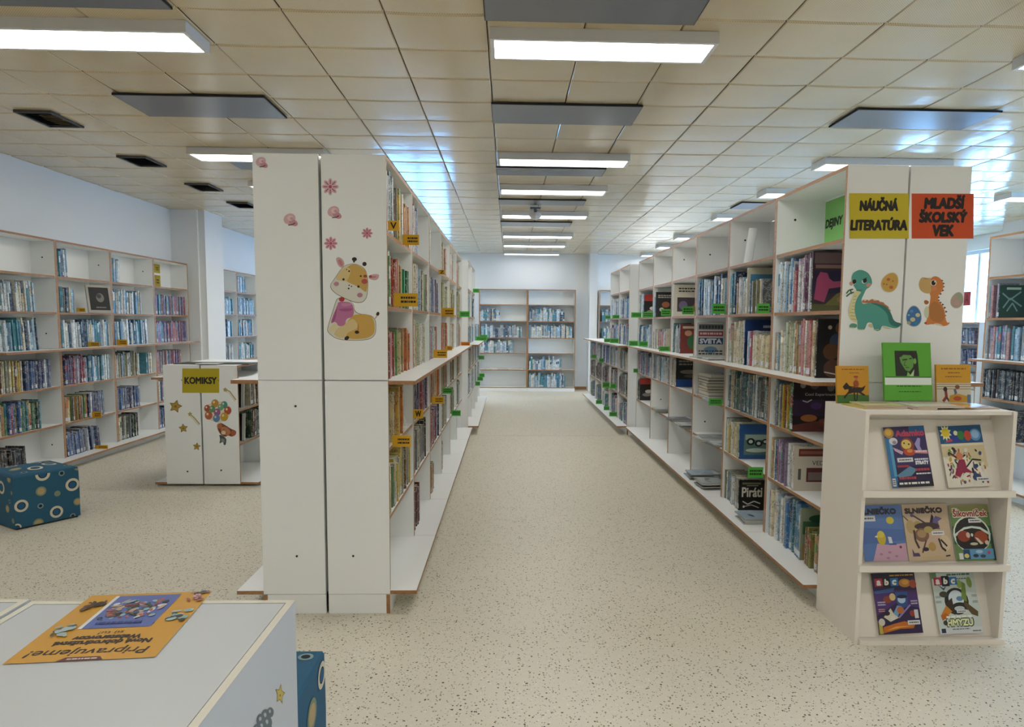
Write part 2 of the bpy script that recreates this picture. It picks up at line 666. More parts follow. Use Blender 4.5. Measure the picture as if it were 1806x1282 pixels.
def vent(x, y, s):
    t = empty('ceiling_vent', (x, y, 3.108))
    tag(t, s, 'vent', 'dark square vents along the left side of the ceiling')
    h = .21
    mb = MB()
    for a in ((-.14, .14, -h, -h + .02), (-.14, .14, h - .02, h), (-.14, -.12, -h + .02, h - .02), (.12, .14, -h + .02, h - .02)):
        mb.box(*a, 0, .02)
    mb.build('vent_frame', VENT, t)
    mb = MB()
    for k in range(9):
        y0 = -h + .03 + k * .041
        mb.poly([(-.12, y0, .004), (.12, y0, .004), (.12, y0 + .03, .016), (-.12, y0 + .03, .016)])
    mb.build('vent_slats', VENT, t)
    mb = MB(); mb.box(-.12, .12, -h + .02, h - .02, .017, .019); mb.build('vent_backing', DARK_SLOT, t)


for (x, y), s in zip(((-3.62, 5.74), (-3.65, 7.18), (-3.61, 8.5), (-3.63, 9.75)), ('closest to the camera', 'second along from the camera', 'third along from the camera', 'smallest and furthest, beside the giraffe bookcase')):
    vent(x, y, 'dark rectangular ceiling vent, %s' % s)

t = empty('ceiling_sensor', (.36, 9.55, 2.99))
tag(t, 'small white motion sensor hanging on a grey bracket from the ceiling', 'sensor')
mb = MB(); mb.box(-.07, .07, -.05, .05, .09, .115); mb.box(-.02, .02, -.02, .02, .05, .09); mb.build('bracket', GREY_PANEL, t)
mb = MB()
for a, b in ((0, 8),):
    ring = [[(r * math.cos(2 * math.pi * i / 12), r * math.sin(2 * math.pi * i / 12), z) for i in range(12)] for r, z in ((.03, .05), (.08, .035), (.085, .0), (.06, -.03), (.02, -.045))]
    for p, q in zip(ring[:-1], ring[1:]):
        for i in range(12):
            mb.poly([p[i], p[(i + 1) % 12], q[(i + 1) % 12], q[i]])
    mb.poly(ring[-1]); mb.poly(list(reversed(ring[0])))
mb.build('sensor_dome', WHITE_METAL, t)

# ------------------------------------------------------------------ bookcases
T = .02
STD = [.126, .52, .885, 1.245, 1.63, 2.01]
UNITS = {}
MESHES = {}


def cached(key, fn, mats):
    if key not in MESHES:
        MESHES[key] = fn().mesh(key[0], mats)
    return MESHES[key]


def unit(key, label, group, loc, rz, W=.957, D=.325, levels=STD, top=2.385, lips=(0, 3), join=1.245, plinth=.104, nose=.14, closed_top=False):
    u = empty('bookcase', (loc[0], loc[1], 0), rz)
    tag(u, label, 'bookcase', group)
    W -= .002
    LW = [LAMINATE, WOOD]
    F = {'-y': 1}
    spans = [(plinth + .003, join - .003, 0), (join + .003, top, 1)] if join and join < top else [(plinth + .003, top, 0)]

    def panel(z0, z1, inside):
        def fn():
            m = MB()
            m.box(0, T, 0, D, z0, z1, mats=F)
            return m
        return fn
    for z0, z1, _ in spans:
        me = cached(('side_panel', z0, z1, D), panel(z0, z1, 0), LW)
        for x in (0, W - T):
            o = link('side_panel', me, u)
            o.location = (x, 0, 0)

    def bk():
        m = MB(); m.box(T, W - T, D - .008, D - .001, plinth, top - T); return m
    link('back_panel', cached(('back_panel', W, D, plinth, top), bk, LW), u)

    def tp():
        m = MB()
        m.box(T, W - T, 0, D - .009, top - T, top, mats=F)
        if closed_top == 'lip':
            m.box(0, W, -nose, 0, top - T, top, mats={'-y': 1, '-x': 1, '+x': 1})
        return m
    link('top_panel', cached(('top_panel', W, D, top, closed_top), tp, LW), u)
    for i, z in enumerate(levels):
        lip = i in lips

        def sh(z=z, lip=lip):
            m = MB()
            m.box(T, W - T, .0 if lip else .004, D - .009, z - T, z, mats={} if lip else F)
            if lip:
                m.box(0, W, -nose, 0, z - T, z, mats={'-y': 1, '-x': 1, '+x': 1})
            return m
        link('ledge' if lip else 'shelf', cached(('shelf', W, D, z, lip, nose), sh, LW), u)
    if plinth > .03:
        def pl():
            m = MB()
            m.box(0, W, .0, T, 0, plinth, mats={'-x': 1, '+x': 1})
            m.box(.003, T, T, D, 0, plinth)
            m.box(W - T, W - .003, T, D, 0, plinth)
            return m
        link('plinth', cached(('plinth', W, D, plinth), pl, LW), u)
    UNITS[key] = dict(o=u, W=W, D=D, levels=levels, top=top, M=Matrix.Translation((loc[0], loc[1], 0)) @ Matrix.Rotation(rz, 4, 'Z'), label=label)
    return u


HP = math.pi / 2
NTH = ['first', 'second', 'third', 'fourth', 'fifth', 'sixth', 'seventh', 'eighth']
# row with the giraffe: six bays facing the aisle, then four more set slightly forward
GX = -.62
for i in range(6):
    unit('G%d' % (i + 1), 'tall white bookcase bay facing the aisle, %s' % ('at the panel end with the giraffe' if i == 0 else '%s along from the giraffe panel' % NTH[i]),
         'bays of the giraffe bookcase', (GX, 3.59 + .957 * i), HP)
unit('GW1', 'tall white bookcase bay backing the giraffe bay, butterfly stickers on its end panel', 'bays of the giraffe bookcase', (-1.285, 3.59 + .957), -HP)
for i in range(4):
    tall = i < 2
    unit('H%d' % (i + 1), '%s white bookcase bay with green tags, %s beyond the giraffe row' % ('tall' if tall else 'low', NTH[i]), 'bays beyond the giraffe bookcase',
         (-.545, 9.46 + .97 * i), HP, W=.97, levels=STD if tall else STD[:3], top=2.385 if tall else 1.245, lips=(0, 3) if tall else (0,), closed_top=False if tall else 'lip')
# row with the dinosaurs
DX, DY, DW = 1.77, 3.64, .965
for i in range(6):
    unit('D%d' % (i + 1), 'tall white bookcase bay facing the aisle, %s' % ('at the panel end with the green dinosaur' if i == 0 else '%s along from the dinosaur panel' % NTH[i]),
         'bays of the dinosaur bookcase', (DX, DY + DW * (i + 1)), -HP, W=DW)
unit('DE1', 'tall white bookcase bay backing the green dinosaur bay, orange dinosaur on its end panel', 'bays of the dinosaur bookcase', (DX + .66, DY), HP, W=DW)
for i in range(5):
    tall = i < 2
    unit('E%d' % (i + 1), '%s white bookcase bay with green tags, %s beyond the dinosaur row' % ('tall' if tall else 'low', NTH[i]), 'bays beyond the dinosaur bookcase',
         (1.66, 9.5 + .89 * (i + 1)), -HP, W=.89, levels=STD if tall else STD[:3], top=2.36 if tall else 1.245, lips=(0, 3) if tall else (0,), closed_top=False if tall else 'lip')
# wall shelving on the left
for i in range(4):
    unit('W%d' % (i + 1), 'white wall bookcase bay on the left wall, %s' % ('cut by the picture edge above the ottoman', 'holding a framed black picture', 'third along, beside the comics shelf', 'last one against the pillar')[i],
         'bays of the left wall bookcase', (-4.6, 6.30 + .97 * i), HP, W=.97, D=.245, levels=[.107, .469, .86, 1.245, 1.616, 1.985], top=2.35, plinth=.085)
for i in range(3):
    unit('R%d' % (i + 1), 'bluish white wall bookcase bay in the recess, %s' % ('partly hidden by the pillar', 'in the middle', 'partly hidden by the giraffe panel')[i],
         'bays of the recess bookcase', (-4.6, 11.0 + .97 * i), HP, W=.97, D=.245, levels=[.107, .469, .88, 1.28, 1.65, 2.03], top=2.37, plinth=.085, nose=.06)
BL = [.09, .49, .865, 1.21, 1.585, 1.955]
unit('B1', 'brown edged bookcase on the far wall, the half with three empty lower shelves', 'bookcases on the far wall', (-.655, 15.64), 0, W=1.09, D=.34, levels=BL, top=2.295, lips=(), join=0, plinth=.07)
unit('B2', 'brown edged bookcase on the far wall, the half with full bottom shelves', 'bookcases on the far wall', (.436, 15.64), 0, W=1.085, D=.34, levels=BL, top=2.295, lips=(), join=0, plinth=.07)
unit('N1', 'bluish white bookcase on the far wall behind the pillar', 'bookcases on the far wall', (2.05, 15.64), 0, W=1.0, D=.34, levels=BL, top=2.295, lips=(), join=0, plinth=.07)
# far right shelving and the low one at the window
unit('F1', 'tall white bookcase at the picture edge behind the magazine stand', None, (4.5, 6.42), -HP, W=.97)
unit('P1', 'low blue-lit bookcase under the window, filled with slanting books', None, (7.8, 12.45), -HP, W=1.2, D=.33, levels=[.1, .5, .9, 1.25], top=1.62, lips=(), join=0, plinth=.08)
# comics shelf
KL = [.04, .40, .72, 1.02]
unit('K1', 'low white comics bookcase half facing the giraffe bookcase, balloon bear sticker on end', 'halves of the comics bookcase', (-2.5, 6.46), HP, W=.97, D=.33, levels=KL, top=1.135, join=0, plinth=.02, nose=.17)
unit('K2', 'low white comics bookcase half facing the left wall, star stickers on its end', 'halves of the comics bookcase', (-3.176, 7.43), -HP, W=.97, D=.33, levels=KL, top=1.135, join=0, plinth=.02, nose=.11)

# ------------------------------------------------------------------ stickers and signs on the end panels
G1, GW1, D1, DE1, K1, K2 = (UNITS[k]['o'] for k in ('G1', 'GW1', 'D1', 'DE1', 'K1', 'K2'))
FRONT = (0, -1, 0)


def LA():
    return Art((-2.5417, 3.5905, 3.141), (.0028518, 0, .000032), (-.0000524, 0, -.0028436), FRONT)


def RA():
    return Art((-2.8598, 3.6405, 3.202), (.0030573, 0, .0000332), (.0001697, 0, -.0029669), FRONT)


def KA():
    return Art((-4.5484, 6.4605, 4.5396), (.0051776, 0, .0000206), (-.0001762, 0, -.0052953), FRONT)


def butterfly(par, x, y, r):
    a = LA()
    a.ell('#d9aeb2', x - r * .2, y, r * .9, r * .75, -.5)
    a.ell('#c78f98', x + r * .35, y + r * .55, r * .7, r * .45, .5)
    a.ell('#e6c9c9', x - r * .1, y - r * .1, r * .45, r * .4)
    a.ell('#cf9ba2', x + .1 * r, y - r * .05, r * .22)
    a.line('#5d4145', [(x - r * .4, y + r * .9), (x + r * .2, y + r * .85), (x + r * .6, y + r * .6)], r * .16)
    a.build('butterfly_sticker', par, label='pink paper butterfly sticker')


def flower(par, x, y, r, dark):
    a = LA()
    for i in range(8):
        t = i * math.pi / 4
        a.ell('#d49aa6' if dark else '#dcb7bd', x + .58 * r * math.cos(t), y + .58 * r * math.sin(t), r * .42, r * .24, t)
        a.line('#a6566b', [(x + .3 * r * math.cos(t), y + .3 * r * math.sin(t)), (x + .8 * r * math.cos(t), y + .8 * r * math.sin(t))], r * .12)
    a.ell('#b8526b', x, y, r * .2)
    a.build('flower_sticker', par, label='pink flower sticker')


butterfly(GW1, 463, 286, 10)
butterfly(GW1, 513, 385, 12)
butterfly(G1, 590, 372, 12)
flower(G1, 582, 329, 15, False)
flower(G1, 583, 428, 12, True)
flower(G1, 647, 410, 10, True)
a = LA()   # giraffe lying down with a pink scarf
def Z(p): return [(560 + x / 6.746, 430 + y / 6.746) for x, y in p]
WH = '#d8d6c8'
OUTL = '#8d8676'
a.blob(OUTL, Z([(143, 484), (200, 404), (280, 284), (330, 244), (430, 219), (566, 274), (607, 420), (597, 624), (543, 699), (438, 699), (236, 607), (163, 545)]))
a.blob(OUTL, Z([(234, 614), (430, 684), (448, 824), (697, 853), (708, 1084), (604, 1158), (242, 1153), (112, 1055), (117, 986), (183, 776)]))
a.blob(WH, Z([(150, 480), (205, 410), (285, 290), (330, 250), (430, 225), (560, 280), (600, 420), (590, 620), (540, 690), (440, 690), (240, 600), (170, 540)]))
a.blob(WH, Z([(240, 620), (430, 690), (440, 830), (690, 860), (700, 1080), (600, 1150), (240, 1145), (120, 1050), (125, 990), (190, 780)]))
a.blob('#cfa7a6', Z([(212, 165), (250, 145), (300, 175), (325, 235), (290, 285), (240, 250)]))
a.blob('#bf7f83', Z([(240, 180), (275, 175), (305, 235), (285, 265), (250, 225)]))
a.blob('#cfa7a6', Z([(605, 385), (640, 355), (735, 350), (730, 405), (690, 430), (620, 415)]))
a.blob('#bf7f83', Z([(615, 385), (690, 370), (710, 390), (650, 405)]))
a.blob('#c9a352', Z([(345, 265), (430, 228), (520, 265), (585, 330), (600, 450), (585, 570), (560, 560), (480, 500), (330, 440), (330, 330)]))
a.blob('#d8bf84', Z([(285, 300), (345, 262), (400, 300), (370, 400), (335, 445), (200, 420)]))
a.line('#3b2521', Z([(430, 215), (437, 180)]), 3)
a.ell('#2e1a18', *Z([(437, 175)])[0], 4.4, 3.6)
a.ell('#2e1a18', *Z([(558, 232)])[0], 3.8, 3.8)
a.blob(WH, Z([(165, 480), (210, 420), (330, 440), (480, 500), (575, 580), (570, 650), (500, 685), (420, 680), (245, 595)]))
for x, y, r, c in ((222, 470, 4.6, '#bb8590'), (505, 605, 5, '#b8848e'), (560, 440, 5.4, '#b44c4c'), (568, 378, 3.2, '#a04038'), (288, 655, 5, '#b0373b'), (615, 885, 5.5, '#bf5068'), (655, 958, 2.6, '#b04a30'), (600, 958, 2.2, '#b04a30'), (630, 382, 2.8, '#9b4b40')):
    a.ell(c, *Z([(x, y)])[0], r, r * .85)
for x, y, r in ((308, 416, 2.1), (487, 503, 2.1), (375, 487, 1.2), (404, 500, 1.2), (370, 525, 1.6), (515, 377, 1.6), (572, 1028, 1.3), (395, 950, 1), (525, 1078, 1), (375, 318, 1.6), (345, 298, 1)):
    a.ell('#211512', *Z([(x, y)])[0], r)
a.blob('#c9a04a', Z([(400, 870), (440, 840), (600, 830), (680, 900), (690, 1070), (600, 1130), (430, 1140), (330, 1120), (190, 1075), (240, 1000), (330, 960)]))
a.blob('#d7c089', Z([(190, 1075), (240, 1000), (330, 950), (420, 880), (480, 950), (480, 1010), (350, 1060), (340, 1125), (240, 1120)]))
a.blob('#d9cfa4', Z([(125, 1020), (200, 930), (240, 960), (230, 1010), (180, 1060), (140, 1055)]))
a.blob('#b9703a', Z([(480, 960), (492, 960), (492, 1050), (480, 1050)]))
a.blob('#b86d97', Z([(245, 680), (410, 690), (440, 800), (420, 870), (340, 890), (330, 970), (250, 985), (215, 920), (150, 955), (190, 830), (235, 740)]))
a.blob('#a35483', Z([(250, 770), (420, 760), (415, 790), (330, 805), (260, 790)]))
a.blob('#c985a9', Z([(270, 700), (400, 700), (405, 730), (300, 745)]))
a.blob('#9e4e80', Z([(200, 840), (240, 700), (215, 900), (165, 945)]))
a.ell('#23120e', *Z([(472, 1053)])[0], 4, 3, .1)
a.ell('#23120e', *Z([(350, 1125)])[0], 4.6, 3.4, -.6)
a.ell('#23120e', *Z([(722, 832)])[0], 2.8, 3.8, .4)
a.line('#b9914a', Z([(690, 890), (715, 850)]), 1.6)
a.build('giraffe_sticker', G1, label='yellow giraffe sticker wearing a pink scarf')

a = RA()
a.rect('#c9b51f', 1499, 341.5, 1603, 420)
a.text('#17140a', 'NÁUČNÁ', 1518, 371, 1583, 349, 1.5)
a.text('#17140a', 'LITERATÚRA', 1501.5, 405, 1599, 384, 1.5)
a.build('section_sign', D1, PRINT, label='yellow sign with black capital lettering')
a = RA()
a.rect('#cf4a12', 1608, 341.5, 1717, 420)
a.text('#150b08', 'MLADŠÍ', 1631, 367, 1701, 345, 1.7)
a.text('#150b08', 'ŠKOLSKÝ', 1622, 391, 1705, 370, 1.7)
a.text('#150b08', 'VEK', 1646, 415, 1681, 397, 1.7)
a.build('section_sign', DE1, PRINT, label='orange sign with black capital lettering')
a = RA()   # long-necked green dinosaur
def Z(p): return [(1485 + x / 9.158, 460 + y / 9.158) for x, y in p]
a.blob('#d6c8a8', Z([(320, 640), (370, 615), (430, 630), (490, 605), (560, 625), (640, 650), (710, 700), (770, 760), (800, 840), (740, 800), (600, 700), (330, 710)]))
a.poly('#b06a4a', Z([(320, 650), (345, 620), (370, 650), (410, 620), (430, 645), (490, 610), (520, 640), (590, 630), (610, 660), (670, 665), (690, 700), (750, 735), (755, 780), (800, 800), (760, 800), (600, 690), (330, 670)]))
a.blob('#4f9d90', Z([(150, 270), (180, 190), (260, 140), (340, 140), (430, 190), (480, 280), (490, 360), (450, 420), (390, 450), (350, 540), (310, 620), (330, 700), (440, 670), (560, 680), (700, 720), (790, 830), (840, 980), (900, 1020), (985, 1015), (900, 1085), (830, 1090), (700, 1050), (640, 1050), (620, 1120), (560, 1140), (510, 1100), (490, 1000), (430, 990), (400, 1010), (370, 1100), (330, 1125), (240, 1110), (250, 1000), (200, 900), (200, 720), (230, 560), (240, 470), (190, 400)]))
a.blob('#2f7568', Z([(440, 670), (560, 680), (700, 720), (790, 830), (840, 980), (985, 1015), (890, 1080), (760, 1020), (740, 860), (620, 740)]))
a.blob('#d8d3a0', Z([(190, 480), (260, 480), (320, 500), (260, 560), (210, 680), (200, 800), (225, 920), (255, 990), (190, 990), (120, 930), (95, 820), (120, 700), (170, 590)]))
for i in range(8):
    a.line('#a59a5c', Z([(190 - i * 10 if i < 5 else 120 + (i - 5) * 12, 570 + i * 52), (235 - i * 8 if i < 5 else 205 + (i - 5) * 12, 560 + i * 55)]), .9)
a.blob('#5f9a82', Z([(100, 1060), (150, 1000), (240, 1020), (240, 1070), (170, 1095)]))
a.blob('#cfd0ae', Z([(640, 1060), (720, 1070), (830, 1105), (700, 1100)]))
a.blob('#cfc6a0', Z([(410, 1060), (440, 1010), (490, 1020), (500, 1090)]))
for x, y in ((200, 330), (370, 315)):
    a.ell('#d9e3dc', *Z([(x - 12, y + 14)])[0], 4.2, 3.4)
    a.ell('#16100e', *Z([(x, y)])[0], 3.4, 4.2, .5)
a.line('#16100e', Z([(335, 300), (400, 268)]), 1.4)
a.ell('#c29488', *Z([(430, 385)])[0], 4.4, 3.6, -.5)
a.ell('#c29488', *Z([(150, 360)])[0], 3, 3.6)
a.line('#275f55', Z([(245, 465), (330, 468)]), 1)
for p in ([(180, 450), (110, 470), (70, 520)], [(190, 500), (130, 520), (70, 570)], [(140, 470), (150, 530)]):
    a.line('#3e6b3c', Z(p), 2.4)
for x in (120, 150, 180, 270, 300, 330, 520, 550, 580):
    a.ell('#d9d2b0', *Z([(x, 1080 if x < 200 else 1112)])[0], 1.4, 1)
a.build('dinosaur_sticker', D1, label='long-necked green dinosaur sticker')
a = RA()   # orange dinosaur
def Z(p): return [(1585 + x / 9.864, 470 + y / 9.864) for x, y in p]
for x, y in ((770, 240), (795, 290), (795, 345), (785, 410), (745, 470), (710, 530), (712, 585), (745, 625), (785, 660), (820, 715), (845, 785), (828, 855), (820, 905)):
    a.poly('#4a2514', Z([(x - 25, y - 22), (x + 14, y), (x - 25, y + 22)]))
a.blob('#cf7f3c', Z([(560, 190), (640, 155), (720, 190), (770, 260), (790, 350), (750, 440), (690, 500), (690, 590), (760, 660), (810, 760), (820, 900), (850, 985), (910, 970), (860, 1030), (760, 1045), (600, 1000), (480, 1020), (450, 985), (500, 930), (490, 800), (540, 660), (560, 520), (540, 460), (540, 300)]))
a.blob('#c9a568', Z([(345, 300), (380, 200), (430, 175), (500, 195), (570, 185), (560, 300), (575, 420), (540, 470), (440, 455), (370, 400)]))
a.blob('#b5763a', Z([(540, 660), (620, 600), (690, 620), (790, 760), (810, 900), (740, 980), (620, 960), (540, 900)]))
a.blob('#cdd0b0', Z([(440, 760), (480, 690), (530, 700), (530, 860), (500, 910), (450, 870)]))
a.blob('#b06a36', Z([(440, 600), (470, 575), (530, 600), (525, 640), (490, 660), (455, 650)]))
a.ell('#e8e2d2', *Z([(610, 278)])[0], 5.2, 5.4)
a.ell('#1e0f0b', *Z([(608, 278)])[0], 3.8, 4.6)
a.ell('#e8e2d2', *Z([(630, 258)])[0], 1.1)
a.ell('#d3855a', *Z([(620, 380)])[0], 5, 3.6)
a.line('#a5783f', Z([(440, 205), (510, 205)]), 1)
a.blob('#d6cdb4', Z([(600, 1000), (680, 985), (800, 1035), (700, 1035)]))
a.ell('#9d4a2a', *Z([(470, 985)])[0], 2.4, 1.6)
a.build('dinosaur_sticker', DE1, label='orange dinosaur sticker')


def egg(par, cx, cy, rx, ry, rot, base, spots, name_label):
    a = RA()
    n = 24
    c, s = math.cos(rot), math.sin(rot)
    def ring(k):
        out = []
        for i in range(n):
            t = 2 * math.pi * i / n
            x = rx * k * math.cos(t) * (1 + .14 * math.sin(t))
            y = ry * k * math.sin(t)
            out.append((cx + x * c - y * s, cy + x * s + y * c))
        return out
    a.poly('#cbb98a' if base == '#c9a04a' else '#b9c3c0', ring(1.08))
    a.poly(base, ring(1))
    for dx, dy, r, col in spots:
        a.ell(col, cx + dx, cy + dy, r, r * .85)
    a.build('egg_sticker', par, label=name_label)


egg(D1, 1570, 497, 13.5, 17, .5, '#c9a04a', ((-3, -5, 3.2, '#b8632c'), (2, 9, 3.6, '#b8632c'), (5, -2, 1.4, '#8a5a2a'), (-6, 4, 1.3, '#8a5a2a'), (-11, 3, 1.8, '#a07a38')), 'yellow spotted egg sticker')
egg(DE1, 1612, 557.5, 13, 18, 0, '#3f6fa8', ((-4, -9, 3, '#5e8fc4'), (7, -2, 4.2, '#c5c49a'), (-2, 6, 4.6, '#c5c49a'), (-9, 12, 3.6, '#a9ad86'), (4, 13, 3, '#2f8aa0'), (-9, -2, 2, '#8fb6c8')), 'blue spotted egg sticker')
egg(DE1, 1689, 529, 10.5, 14, .35, '#b39a8c', ((4, -7, 5, '#8fa98a'), (-1, 5, 5, '#bb9d92'), (8, 3, 2.4, '#97a68c')), 'pale pink and green egg sticker')

a = KA()
a.rect('#b5a30c', 321.5, 650, 386.5, 692.5)
a.text('#120f06', 'KOMIKSY', 326, 676.5, 381.5, 665.5, .75)
a.ell('#5a4a10', 320.5, 670.5, .9)
a.ell('#5a4a10', 385.3, 670.5, .9)
a.build('section_sign', K1, label='mustard yellow sign with black capital lettering')
def star_sticker(x, y, r, rot):
    a = KA()
    a.star('#6b551c', x, y, r, .52, 5, rot)
    a.star('#b3953a', x, y, r * .82, .52, 5, rot)
    a.ell('#8a6a26', x, y, r * .2)
    a.build('star_sticker', K2, label='golden star sticker')
star_sticker(309.5, 716.5, 12, .25)
star_sticker(323.2, 755, 8.5, -.1)
star_sticker(347, 787.5, 7.5, .1)
for par, pts in ((K1, [(397, 687), (405, 690), (416, 705)]), (K2, [(335, 730), (343, 737), (352, 748)])):
    a = KA()
    a.star('#a99445', pts[0][0], pts[0][1], 4.5, .5)
    a.line('#b3a368', pts, 2.2)
    a.line('#cfc6a0', [(x - 1.5, y + 2.5) for x, y in pts], 1)
    a.build('comet_sticker', par, label='thin golden comet sticker')
a = KA()   # bear under a bunch of balloons
def Z(p): return [(290 + x / 8.014, 640 + y / 8.014) for x, y in p]
a.blob('#ddd5c2', Z([(555, 640), (590, 590), (660, 570), (700, 535), (770, 545), (840, 540), (890, 580), (945, 650), (930, 730), (880, 800), (820, 830), (760, 850), (680, 820), (600, 790), (570, 720)]))
for x, y, r, c in ((605, 640, 44, '#a5503c'), (715, 570, 52, '#bb8a35'), (845, 590, 46, '#3f8f80'), (895, 670, 52, '#b04c34'), (795, 625, 42, '#6ea07a'), (675, 650, 44, '#5b9266'), (745, 695, 48, '#9c5a8c'), (625, 740, 54, '#b4603c'), (735, 780, 50, '#5d83b0'), (845, 760, 56, '#c09a2e')):
    a.ell(c, *Z([(x, y)])[0], r / 8, r / 7.2)
    a.ell('#e0cfae', *Z([(x - r * .3, y - r * .35)])[0], r / 28, r / 24)
a.blob('#7d3f26', Z([(735, 890), (790, 840), (850, 870), (940, 930), (1020, 960), (1010, 1020), (950, 1045), (900, 1020), (860, 1050), (780, 1000)]))
a.ell('#b06a44', *Z([(780, 890)])[0], 4.6, 5)
a.ell('#b87a50', *Z([(865, 960)])[0], 9.5, 6.6, .6)
a.ell('#a55a38', *Z([(975, 990)])[0], 4.6, 5)
a.ell('#dfc8a4', *Z([(835, 985)])[0], 4, 3.4)
a.ell('#22120d', *Z([(842, 940)])[0], .8)
a.ell('#22120d', *Z([(880, 990)])[0], .8)
a.blob('#4c5554', Z([(770, 1000), (880, 1060), (870, 1160), (840, 1165), (830, 1110), (775, 1145), (790, 1080)]))
a.blob('#7d8a88', Z([(800, 1060), (855, 1080), (850, 1130), (800, 1110)]))
a.build('bear_sticker', K1, label='brown bear sticker hanging from colourful balloons')

# screw caps on the end panels
def cap(par, x, y, z, r=.006):
    m = MB()
    m.prism([(x + r * math.cos(i * .785), z + r * math.sin(i * .785)) for i in range(8)], 'y', y - .0015, y + .002)
    m.build('screw_cap', BLACK, par, True)
for par, px, py in ((GW1, 520, 720), (GW1, 521.5, 1000), (G1, 625, 1001)):
    p = LA().P(px, py)
    cap(par, p.x, 3.59, p.z)
for par, px, py in ((K2, 330.5, 832), (K1, 390.5, 830)):
    p = KA().P(px, py)
    cap(par, p.x, 6.46, p.z, .008)
# screw holes inside the bays, seen on the bay dividers
for k, zs in (('D1', (2.24,)), ('D2', (2.22,)), ('D4', (2.24,)), ('D3', (.62, 2.2)), ('D5', (.62,)), ('W1', (2.17, 1.4, .25)), ('W2', (2.17,)), ('W3', (2.17,))):
    u = UNITS[k]
    for z in zs:
        m = MB()
        far = k[0] == 'W'
        x = u['W'] - T if far else T
        y = .12
        m.prism([(y + .008 * math.cos(i * .785), z + .008 * math.sin(i * .785)) for i in range(8)], 'x', x - .001, x + .001)
        m.build('screw_cap', BLACK, u['o'])

# sign on the back panel of the first dinosaur bay, signs on the last wall bay
u = UNITS['D1']
m = MB(); m.box(.03, .40, u['D'] - .0095, u['D'] - .0085, 2.02, 2.355, col=lin('#8acb72'))
a = Art((.03, u['D'] - .0098, 2.02), (.37, 0, 0), (0, 0, .335), (0, -1, 0), .0004)
a.text('#0d150a', 'DEJINY', .04, .44, .66, .64, .01)
m.add(a.mb, Matrix())
m.build('section_sign', PRINT, u['o'])['label'] = 'bright green sign with black capital lettering'
u = UNITS['W4']
for z0, h in ((2.19, .12), (2.0, .16)):
    m = MB(); m.box(.50, .66, u['D'] - .0095, u['D'] - .0085, z0, z0 + h, col=lin('#b5a02c'))
    a = Art((.50, u['D'] - .0098, z0), (.16, 0, 0), (0, 0, h), (0, -1, 0), .0004)
    a.dashes('#2c260c', .3, .25, .75, .7, 2, random.Random(4))
    m.add(a.mb, Matrix())
    m.build('section_sign', PRINT, u['o'])['label'] = 'yellow paper sign on the back panel'


# ------------------------------------------------------------------ tags sticking out from the shelf edges
def shelf_tag(key, Y, z, w, h, col, text=None, seed=0):
    u = UNITS[key]
    L = u['M'].inverted() @ Vector((u['o'].location.x, Y, 0))
    x = min(max(L.x, .03), u['W'] - .03)
    facing_right = u['o'].rotation_euler.z > 0       # near side of the bay is local x = 0 there
    s = -1 if facing_right else 1
    m = MB()
    m.box(x - .002, x + .002, -w - .001, -.001, z - h / 2, z + h / 2, col=lin(col))
    y0, dy = (-w - .001, w) if not facing_right else (-.001, -w)
    y0, dy = (-.001, -w) if facing_right else (-w - .001, w)
    # reading direction: world +X
    if facing_right:
        O, U = (x + s * .002, -.001, z - h / 2), (0, -w, 0)
    else:
        O, U = (x + s * .002, -w - .001, z - h / 2), (0, w, 0)
    a = Art(O, U, (0, 0, h), (s, 0, 0), .0004)
    rr = random.Random(seed)
    if text:
        a.text('#1a1508', text, .25, .2, .78, .82, .03)
    else:
        a.dashes('#1b190b', .3 if col == '#d9a514' else .12, .2, .92, .8, 2, rr)
    m.add(a.mb, Matrix())
    o = m.build('shelf_tag', PRINT, u['o'])
    o['label'] = {'#d9a514': 'yellow', '#4db240': 'green', '#d98416': 'orange'}[col] + ' section tag'


YE, GR, OR_ = '#d9a514', '#4db240', '#d98416'
for i, (c, Y, z, w, h) in enumerate([(YE, 3.63, 2.04, .055, .05), (YE, 4.125, 2.027, .096, .06), (YE, 3.786, 1.668, .129, .071), (YE, 6.206, 1.989, .06, .04), (YE, 6.483, 1.641, .116, .08), (YE, 5.772, 1.286, .113, .067), (YE, 4.513, .95, .067, .06), (YE, 5.641, .914, .097, .061), (YE, 3.695, .911, .1, .062), (YE, 6.9, 1.292, .065, .044), (OR_, 9.108, 1.266, .119, .053),
                                     (GR, 10.718, 2.033, .095, .061), (GR, 8.877, 1.652, .13, .073), (GR, 11.627, 1.28, .199, .07), (GR, 13.2, 1.28, .15, .07), (GR, 12.82, .9, .105, .07), (GR, 13.1, .55, .1, .07), (GR, 12.3, .55, .1, .07), (GR, 11.545, .53, .08, .07), (GR, 6.554, .901, .091, .055), (GR, 7.596, .55, .1, .063)]):
    key = 'G%d' % (min(5, int((Y - 3.59) / .957)) + 1) if Y < 9.33 else 'H%d' % (min(3, int((Y - 9.46) / .97)) + 1)
    shelf_tag(key, Y, z, w, h, c, {0: 'V', 6: 'W', 3: 'Z'}.get(i), i)
